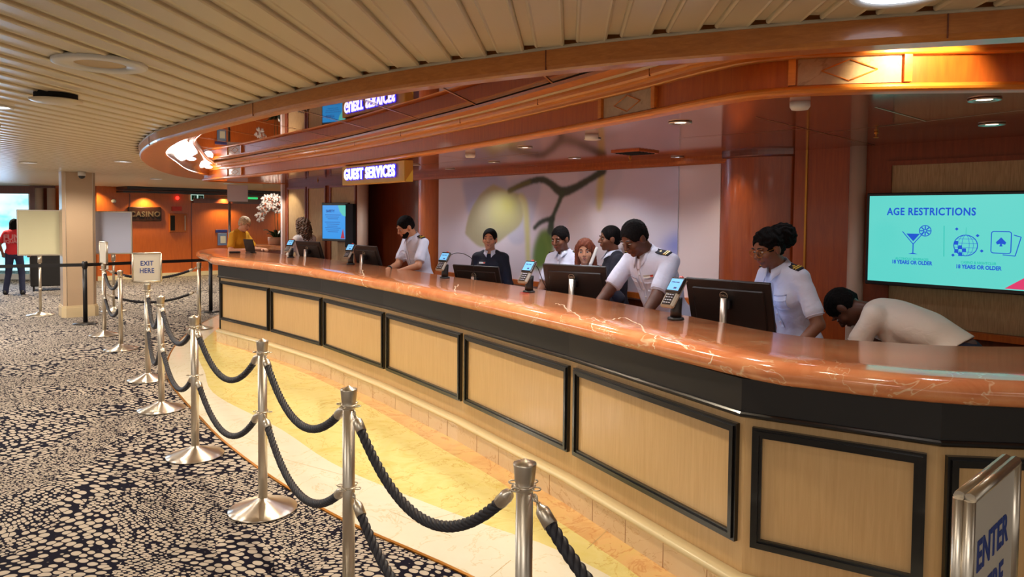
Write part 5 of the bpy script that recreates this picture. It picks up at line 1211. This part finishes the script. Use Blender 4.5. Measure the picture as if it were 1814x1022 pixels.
    mb.tube([h(-wl, .082+(-.002 if smile else 0), -.046+(.004 if smile else 0)), h(-.010, .0945, -.0475), h(0, .096, -.049), h(.010, .0945, -.0475), h(wl, .082, -.046+(.004 if smile else 0))], [.002*hs, .0045*hs, .0040*hs, .0045*hs, .002*hs], 7)
    mb.tube([h(-wl*.9, .081, -.050), h(0, .0935, -.060 if smile else -.0575), h(wl*.9, .081, -.050)], [.002*hs, .0055*hs, .002*hs], 7)
    if smile: mb.mat(5); mb.tube([h(-wl*.8, .084, -.047), h(0, .0935, -.0535), h(wl*.8, .084, -.047)], [.002*hs, .0045*hs, .002*hs], 7)
    mb.build('body', [SK[sk], EYEW, EYED, lips, BROW, TEETH], root, fix=False)
    # hair
    hr_ = Solid(); hm = HR[hcol]
    def opening(top=.070):
        hr_.ell(h(0, .090, -.026), np.array([.0635, .064, .026+top])*hs, Hd, .004, '-')
        for q in (1, -1): hr_.ell(h(q*.080, .004, -.010), np.array([.022, .019, .030])*hs, Hd, .004, '-')
    if hair in ('short', 'fade', 'afro'):
        hr_.ell(h(0, -.014, .036), np.array([.0790, .0995, .0935 if hair == 'short' else .092])*hs, Hd, .01); hr_.ell(h(0, -.045, -.010), np.array([.066, .060, .062])*hs, Hd, .02)
        hr_.wrinkle(.0022, 190); opening(.066); hr_.half(h(0, -.03, -.052), Hd @ np.array([0, -.35, -1.]))
    elif hair in ('bun', 'puff'):
        hr_.ell(h(0, -.014, .036), np.array([.0800, .1000, .0930])*hs, Hd, .012); hr_.ell(h(0, -.045, -.010), np.array([.066, .060, .062])*hs, Hd, .02); opening(.072); hr_.half(h(0, -.03, -.055), Hd @ np.array([0, .35, -1.]))
        if hair == 'bun': hr_.ell(h(0, -.118, .0), np.array([.040, .032, .038])*hs, Hd, .02)
        else:
            hr_.ell(h(0, -.128, .040), np.array([.084, .082, .072])*hs, Hd, .02); hr_.ell(h(.02, -.165, .000), np.array([.060, .060, .060])*hs, Hd, .03); hr_.wrinkle(.006, 120)
    elif hair == 'long':
        hr_.ell(h(0, -.014, .038), np.array([.084, .104, .093])*hs, Hd, .012); hr_.ell(h(0, -.06, -.04), np.array([.082, .058, .13])*hs, Hd, .04)
        for q in (1, -1): hr_.cap(h(q*.066, -.010, .030), h(q*.080, -.005, -.150), .030*hs, .028*hs, .03)
        hr_.wrinkle(.002, 150); hr_.ell(h(.012, .092, -.030), np.array([.058, .066, .098])*hs, Hd, .006, '-')
    elif hair == 'curly':
        hr_.ell(h(0, -.016, .040), np.array([.095, .112, .095])*hs, Hd, .012); hr_.half(h(0, .062, .062), Hd @ np.array([0, .85, -.5]))
        for q in (1, -1): hr_.cap(h(q*.072, .0, .030), h(q*.088, -.01, -.150), .036*hs, .040*hs, .03)
        hr_.ell(h(0, -.07, -.12), np.array([.115, .075, .20])*hs, Hd, .04); hr_.wrinkle(.014, 120)
    elif hair == 'bob_grey':
        hr_.ell(h(0, -.016, .038), np.array([.083, .103, .093])*hs, Hd, .012); hr_.ell(h(0, -.045, -.010), np.array([.072, .062, .066])*hs, Hd, .02); hr_.wrinkle(.003, 120); opening(.068); hr_.half(h(0, 0, -.060), Hd @ np.array([0, .2, -1]))
    V, Q = hr_.mesh(max(res*.8, .0045)); mb = MB(); add_np(mb, V, Q); mb.build('hair', hm, root, fix=False)
    if hair in ('bun',):
        mb = MB(); mb.torus(h(0, -.088, 0), .024*hs, .005, 16, 6, axis=Hd @ np.array([0, 1, 0])); mb.build('hair_tie', 'black', root)
    if beard:
        bd = Solid(); bd.ell(h(0, .026, -.042), np.array([.0615, .0655, .0645])*hs, Hd, .01); bd.ell(h(0, .062, -.090), np.array([.028, .026, .020])*hs, Hd, .02); bd.wrinkle(.0012, 170)
        bd.ell(h(0, .096, -.0535), np.array([.022, .022, .0095])*hs, Hd, .004, '-'); bd.ell(h(0, .105, -.005), np.array([.058, .060, .034])*hs, Hd, .004, '-'); bd.half(h(0, .02, -.030), Hd @ np.array([0, .10, 1])); bd.half(h(0, .0, 0), Hd @ np.array([0, -1, .0]))
        V, Q = bd.mesh(max(res*.8, .0045)); mb = MB(); add_np(mb, V, Q); mb.build('beard', hm, root, fix=False)
    # clothes
    t_ = Solid(); torso(t_, .010)
    for q in (1, -1):
        el, wr = arm[q]
        if sleeve == 'short': t_.cap(sh[q], sh[q]+(el-sh[q])*slen, .053*s*g**.5, .057*s*g**.4, .035)
        else: t_.cap(sh[q], el, .055*s*g**.5, .046*s, .035); t_.cap(el, wr-(wr-el)*.06, .050*s, .036*s, .015)
    if sleeve == 'short':
        for q in (1, -1): el = arm[q][0]; ux = nrm(el-sh[q]); c0 = sh[q]+(el-sh[q])*(slen+.14)+ux*.075; t_.cap(c0, c0+ux*.05, .082*g**.4, .082*g**.4, .004, '-')
    if wrinkle: t_.wrinkle(wrinkle, 30, loc[0]*3)
    t_.cap(Nk+B @ np.array([0, .025, .012])*s, Nk+B @ np.array([0, .05, .10])*s, (.054 if sex == 'm' else .050)*s, .07*s, .006, '-')
    t_.half(Pv+np.array([0, 0, (-.02 if sleeve == 'short' else -.06)+hem])*s, B5 @ np.array([0, 0, -1.]))
    V, Q = t_.mesh(res); mb = MB(); add_np(mb, V, Q); top = mb.build('shirt' if sleeve == 'short' else 'sweater', CL[shirt], root, fix=False)
    if sleeve == 'short':
        for q in (1, -1):
            mb = MB(); el = arm[q][0]; dd = nrm(el-sh[q]); mb.torus(sh[q]+(el-sh[q])*(slen+.10), .0548*s*g**.4, .0020, 24, 6, axis=dd)
            mb.build('sleeve_hem', CL[shirt], top, fix=False)
    pt = Solid(); pt.ell(Pv+np.array([0, 0, .02])*s, np.array([.155*g**.7, .108*g, .13])*s+.006, B5, .05)
    for q in (1, -1): pt.cap(hips[q], kn[q], .086*s*g**.5, .066*s, .03); pt.cap(kn[q], an[q]+np.array([0, 0, -.03]), .064*s, .058*s, .02)
    pt.half(Pv+B5 @ np.array([0, 0, .09])*s, B5 @ np.array([0, 0, 1.])); pt.wrinkle(.003, 26)
    V, Q = pt.mesh(max(res, .008)); mb = MB(); add_np(mb, V, Q); mb.build('trousers', CL[pants], root, fix=False)
    for q in (1, -1):
        sh_ = Solid(); a_ = an[q]; sh_.ell((a_[0], a_[1]+.045*s, .042), np.array([.047, .13, .042])*s, None, .02); sh_.ell((a_[0], a_[1]-.01, .060), np.array([.042, .055, .055])*s, None, .03); sh_.half((0, 0, .0), (0, 0, -1))
        V, Q = sh_.mesh(.008); mb = MB(); add_np(mb, V, Q); mb.build('shoe', 'plastic_black', root, fix=False)
    # collar
    if collar:
        mb = MB(); n = 28; P = []; fr_ = np.stack([B @ np.array([1., 0, 0]), B @ np.array([0, 1., 0]), B @ np.array([0, 0, 1.])], 1); base = Nk+B @ np.array([0, .006, .012])*s
        for i in range(n+1):
            a_ = math.radians(90+16+(360-32)*i/n); u = abs(i/n-.5)*2; r0, r1 = .056*s, (.078+.020*u**6)*s
            for r_, z in ((r0, .036-.030*u*u), (r0*1.05, .040-.030*u*u), (r1, -.004-.020*u**3-.034*u**8), (r1*.97, -.007-.020*u**3-.034*u**8)):
                P.append(base+fr_ @ np.array([r_*math.cos(a_), r_*math.sin(a_)*(1.3 if math.sin(a_) > 0 else 1.05), z*s]))
        F = [(i*4+j, (i+1)*4+j, (i+1)*4+(j+1) % 4, i*4+(j+1) % 4) for i in range(n) for j in range(4)]+[(0, 1, 2, 3), (n*4+3, n*4+2, n*4+1, n*4)]
        mb.add(P, F, True); mb.build('collar', CL['white'] if neckc is None else CL[neckc], top, fix=False)
    BM = Matrix(B.tolist())
    if epaul:
        for q in (1, -1):
            a_, b2 = ch(q*.080, -.012, .369), ch(q*(sw+.008), -.008, .352); c = (a_+b2)/2; d = nrm(b2-a_); v = B @ np.array([0, 1., 0]); u = np.cross(d, v); R = Matrix(np.stack([d, v, np.cross(d, v)], 1).tolist())
            mb = MB(); mb.box(c+nrm(np.cross(d, v))*q*(0)+B @ np.array([0, 0, .004]), (np.linalg.norm(b2-a_)+.02, .050*s, .010), R=R, bev=.003); ep = mb.build('epaulette', CL['navy'], top)
            mb = MB()
            for o_ in (.028, .010): mb.box(a_+(b2-a_)*1.0-d*o_+B @ np.array([0, 0, .010]), (.008, .051*s, .004), R=R)
            mb.box(a_+(b2-a_)*.42+B @ np.array([0, 0, .010]), (.014, .014, .004), R=R); mb.build('gold_stripe', mat('gold_braid', (214, 176, 60), .4), ep)
    # chest details: find the cloth surface by marching
    tri = [p for p in t_.p]
    def front(x, z, off=.002):
        lo_, hi_ = 0., .25
        def val(y):
            P = ch(x, y, z)[None]; A = np.array([.2])
            for op, f, l, hh_, k in t_.p:
                if op == '+': Bv = f(P); w2 = np.clip(.5+.5*(A-Bv)/k, 0, 1); A = A*(1-w2)+Bv*w2-k*w2*(1-w2)
            return A[0]
        for _ in range(18):
            m_ = (lo_+hi_)/2
            if val(m_) < 0: lo_ = m_
            else: hi_ = m_
        return ch(x, hi_+off/s, z)
    def patch(mb, x0, x1, z0, z1, nx=5, nz=4, off=.003, th=.003):
        P = [front(x0+(x1-x0)*i/nx, z0+(z1-z0)*j/nz, o_) for o_ in (off, off-th) for j in range(nz+1) for i in range(nx+1)]; m_ = (nx+1)*(nz+1)
        F = [(j*(nx+1)+i, j*(nx+1)+i+1, (j+1)*(nx+1)+i+1, (j+1)*(nx+1)+i) for j in range(nz) for i in range(nx)]
        F += [tuple(m_+k for k in f)[::-1] for f in F]
        rim = [i for i in range(nx+1)]+[j*(nx+1)+nx for j in range(1, nz+1)]+[nz*(nx+1)+i for i in range(nx-1, -1, -1)]+[j*(nx+1) for j in range(nz-1, 0, -1)]
        F += [(rim[i], rim[(i+1) % len(rim)], m_+rim[(i+1) % len(rim)], m_+rim[i]) for i in range(len(rim))]
        mb.add(P, F, True)
    if epaul:   # shirt placket, pockets with flaps, buttons
        mb = MB(); patch(mb, -.014, .014, .0, .30, 2, 14, .004, .003); mb.build('button_placket', CL[shirt], top, fix=False)
        for q in (1, -1):
            mb = MB(); patch(mb, min(q*.035, q*.115), max(q*.035, q*.115), .135, .215, 6, 5, .004); patch(mb, min(q*.032, q*.118), max(q*.032, q*.118), .200, .232, 6, 3, .008); mb.build('chest_pocket', CL[shirt], top, fix=False)
        mb = MB()
        for k in range(5): mb.ell(front(0, .04+.055*k, .006), (.005, .005, .005), n=8, m=6)
        mb.build('button', 'white', top)
    if badge:
        q = badge; mb = MB(); mb.mat(0); patch(mb, q*.075-.036, q*.075+.036, .240, .258, 4, 2, .008, .004); mb.mat(1); patch(mb, q*.075-.034*1.0, q*.075-.016, .243, .256, 2, 2, .0095, .001); mb.build('name_badge', ['white', 'red'], top, fix=False)
    if glasses:
        mb = MB()
        for q in (1, -1):
            mb.torus(h(q*.033, .103, .006), .0225*hs, .0016, 24, 6, axis=Hd @ np.array([q*.12, 1, .0])); mb.tube([h(q*.056, .098, .010), h(q*.076, .05, .012), h(q*.080, -.005, .010)], .0016, 6)
        mb.tube([h(-.011, .104, .010), h(0, .107, .012), h(.011, .104, .010)], .0016, 6); mb.build('glasses', 'gold', root, fix=False)
    if extra: extra(root, dict(h=h, ch=ch, arm=arm, Hd=Hd, B=B, s=s, front=front, top=top, patch=patch, sh=sh))
    return root
SN, CSN = math.sin, math.cos
# person with glasses at the near monitor
def ponytail_extra(root, E): pass
person('person with round glasses and puffed black hair in white officer shirt looking down at monitor', (1.77, 4.38), (-.93, -.36), 1.74, .38, .12, .0, 0, {1: (.22, .30, .93), -1: (-.24, .26, .93)}, 'white', 'short', 'black', 'brown', 'puff', 'black', 'f', 1.0, .005, epaul=True, badge=1, glasses=True, lips=LIP)
person('large man in white officer shirt leaning over the desk with lowered head', (1.11, 5.12), (-.84, -.54), 1.83, .50, .24, .0, 0, {1: (.26, .52, .90), -1: (-.24, .52, .90)}, 'white', 'short', 'black', 'dark', 'fade', 'black', 'm', 1.22, .0055, epaul=True, badge=-1, lips=LIPD)
person('person in navy sweater with white collar seen in profile behind the large man', (.93, 6.28), (-1, -.15), 1.66, .04, .05, 0, 0, {1: (.20, .30, .98), -1: (-.10, .32, 1.0)}, 'navy', 'long', 'black', 'brown', 'bun', 'black', 'f', 1.0, .006, badge=1)
def phone(root, E):
    h, Hd = E['h'], E['Hd']; mb = MB(); R = Matrix(Hd.tolist()); mb.box(h(-.080, .052, -.040), (.026, .046, .17), R=R @ Matrix.Rotation(-.40, 3, 'Y') @ Matrix.Rotation(.55, 3, 'X'), bev=.008); mb.build('handset', 'white', root)
person('person with long auburn hair holding a white phone handset to the ear', (.63, 5.92), (-.25, -1), 1.56, .10, .02, .05, .05, {1: (.2, .3, .95), -1: (-.16, .17, 1.36)}, 'navy', 'long', 'black', 'tan', 'long', 'auburn', 'f', 1.0, .006, extra=phone)
person('person with short black hair in white shirt looking down, left of the phone user', (.49, 6.45), (-.62, -.80), 1.66, .06, .22, 0, 0, {1: (.10, .34, 1.02), -1: (-.20, .34, 1.0)}, 'white', 'short', 'black', 'brown', 'fade', 'black', 'f', 1.0, .006, epaul=True)
person('smiling person in black sweater with white collar standing before the orchid picture', (-.22, 7.20), (-.12, -1), 1.605, 0, .0, -.05, 0, {1: (.24, .06, .80), -1: (-.24, .06, .80)}, 'navy', 'long', 'black', 'tan', 'bun', 'black', 'f', 1.02, .006, badge=1, smile=True)
def watch(root, E):
    el, wr = E['arm'][1]; mb = MB(); d = (wr-el)/np.linalg.norm(wr-el); mb.tube([wr-d*.045, wr-d*.02], .031, 18); mb.ell(wr-d*.032+np.array([0, 0, .028]), (.02, .02, .008), n=14, m=6); mb.build('wrist_watch', 'plastic_black', root)
person('bearded man in white officer shirt with wrist watch looking down, by the dark doorway', (-1.04, 8.03), (-.78, -.62), 1.78, .26, .32, -.05, 0, {1: (-.02, .42, 1.10), -1: (-.22, .44, 1.08)}, 'white', 'short', 'black', 'tan', 'short', 'black', 'm', 1.08, .0065, epaul=True, beard=True, extra=watch)
person('person with long curly brown hair in cream top turned away at the far end', (-3.10, 10.55), (-.80, .60), 1.68, .03, .10, .25, 0, {1: (.16, .30, 1.0), -1: (-.2, .30, 1.0)}, 'cream', 'long', 'jean', 'light', 'curly', 'curl', 'f', 1.0, .008, collar=False)
person('person with short grey hair in mustard yellow top leaning on the far counter end', (-4.46, 11.45), (.95, -.30), 1.72, .14, .38, -.1, 0, {1: (.20, .34, 1.16), -1: (-.16, .38, 1.16)}, 'yellow', 'short', 'jean', 'light', 'bob_grey', 'grey', 'f', 1.1, .008, collar=False)
def shirt_text(root, E):
    mb = MB(); B = E['B']; c = E['ch'](0, -.150, .20); za = Vector(B @ np.array([0, 0, 1.]))
    put_text(mb, 'FUN', .15, c, (1, 0, 0), za, depth=.001, bold=.006); put_text(mb, 'SQUAD', .085, E['ch'](0, -.148, .105), (1, 0, 0), za, depth=.001, bold=.004); mb.build('shirt_lettering', mat('faded_print', (196, 120, 124), .9), E['top'])
person('person in red printed shirt walking away in front of the bright glass doors', (-10.28, 14.55), (-.35, .94), 1.58, .02, .05, 0, 0, {1: (.24, .16, .95), -1: (-.26, .14, .95)}, 'red', 'short', 'jean', 'brown', 'long', 'black', 'f', 1.1, .009, collar=False, legs=((-.19, .04), (.17, -.06)), extra=shirt_text)
person('person in white top bent far forward over the desk below the large screen', (2.41, 3.94), (-.70, .71), 1.80, 1.26, .42, 0, 0, {1: (.16, .60, .72), -1: (-.14, .60, .70)}, 'cream', 'short', 'jean', 'dark', 'fade', 'black', 'f', 1.12, .0055, collar=False, slen=.50, hem=.12)
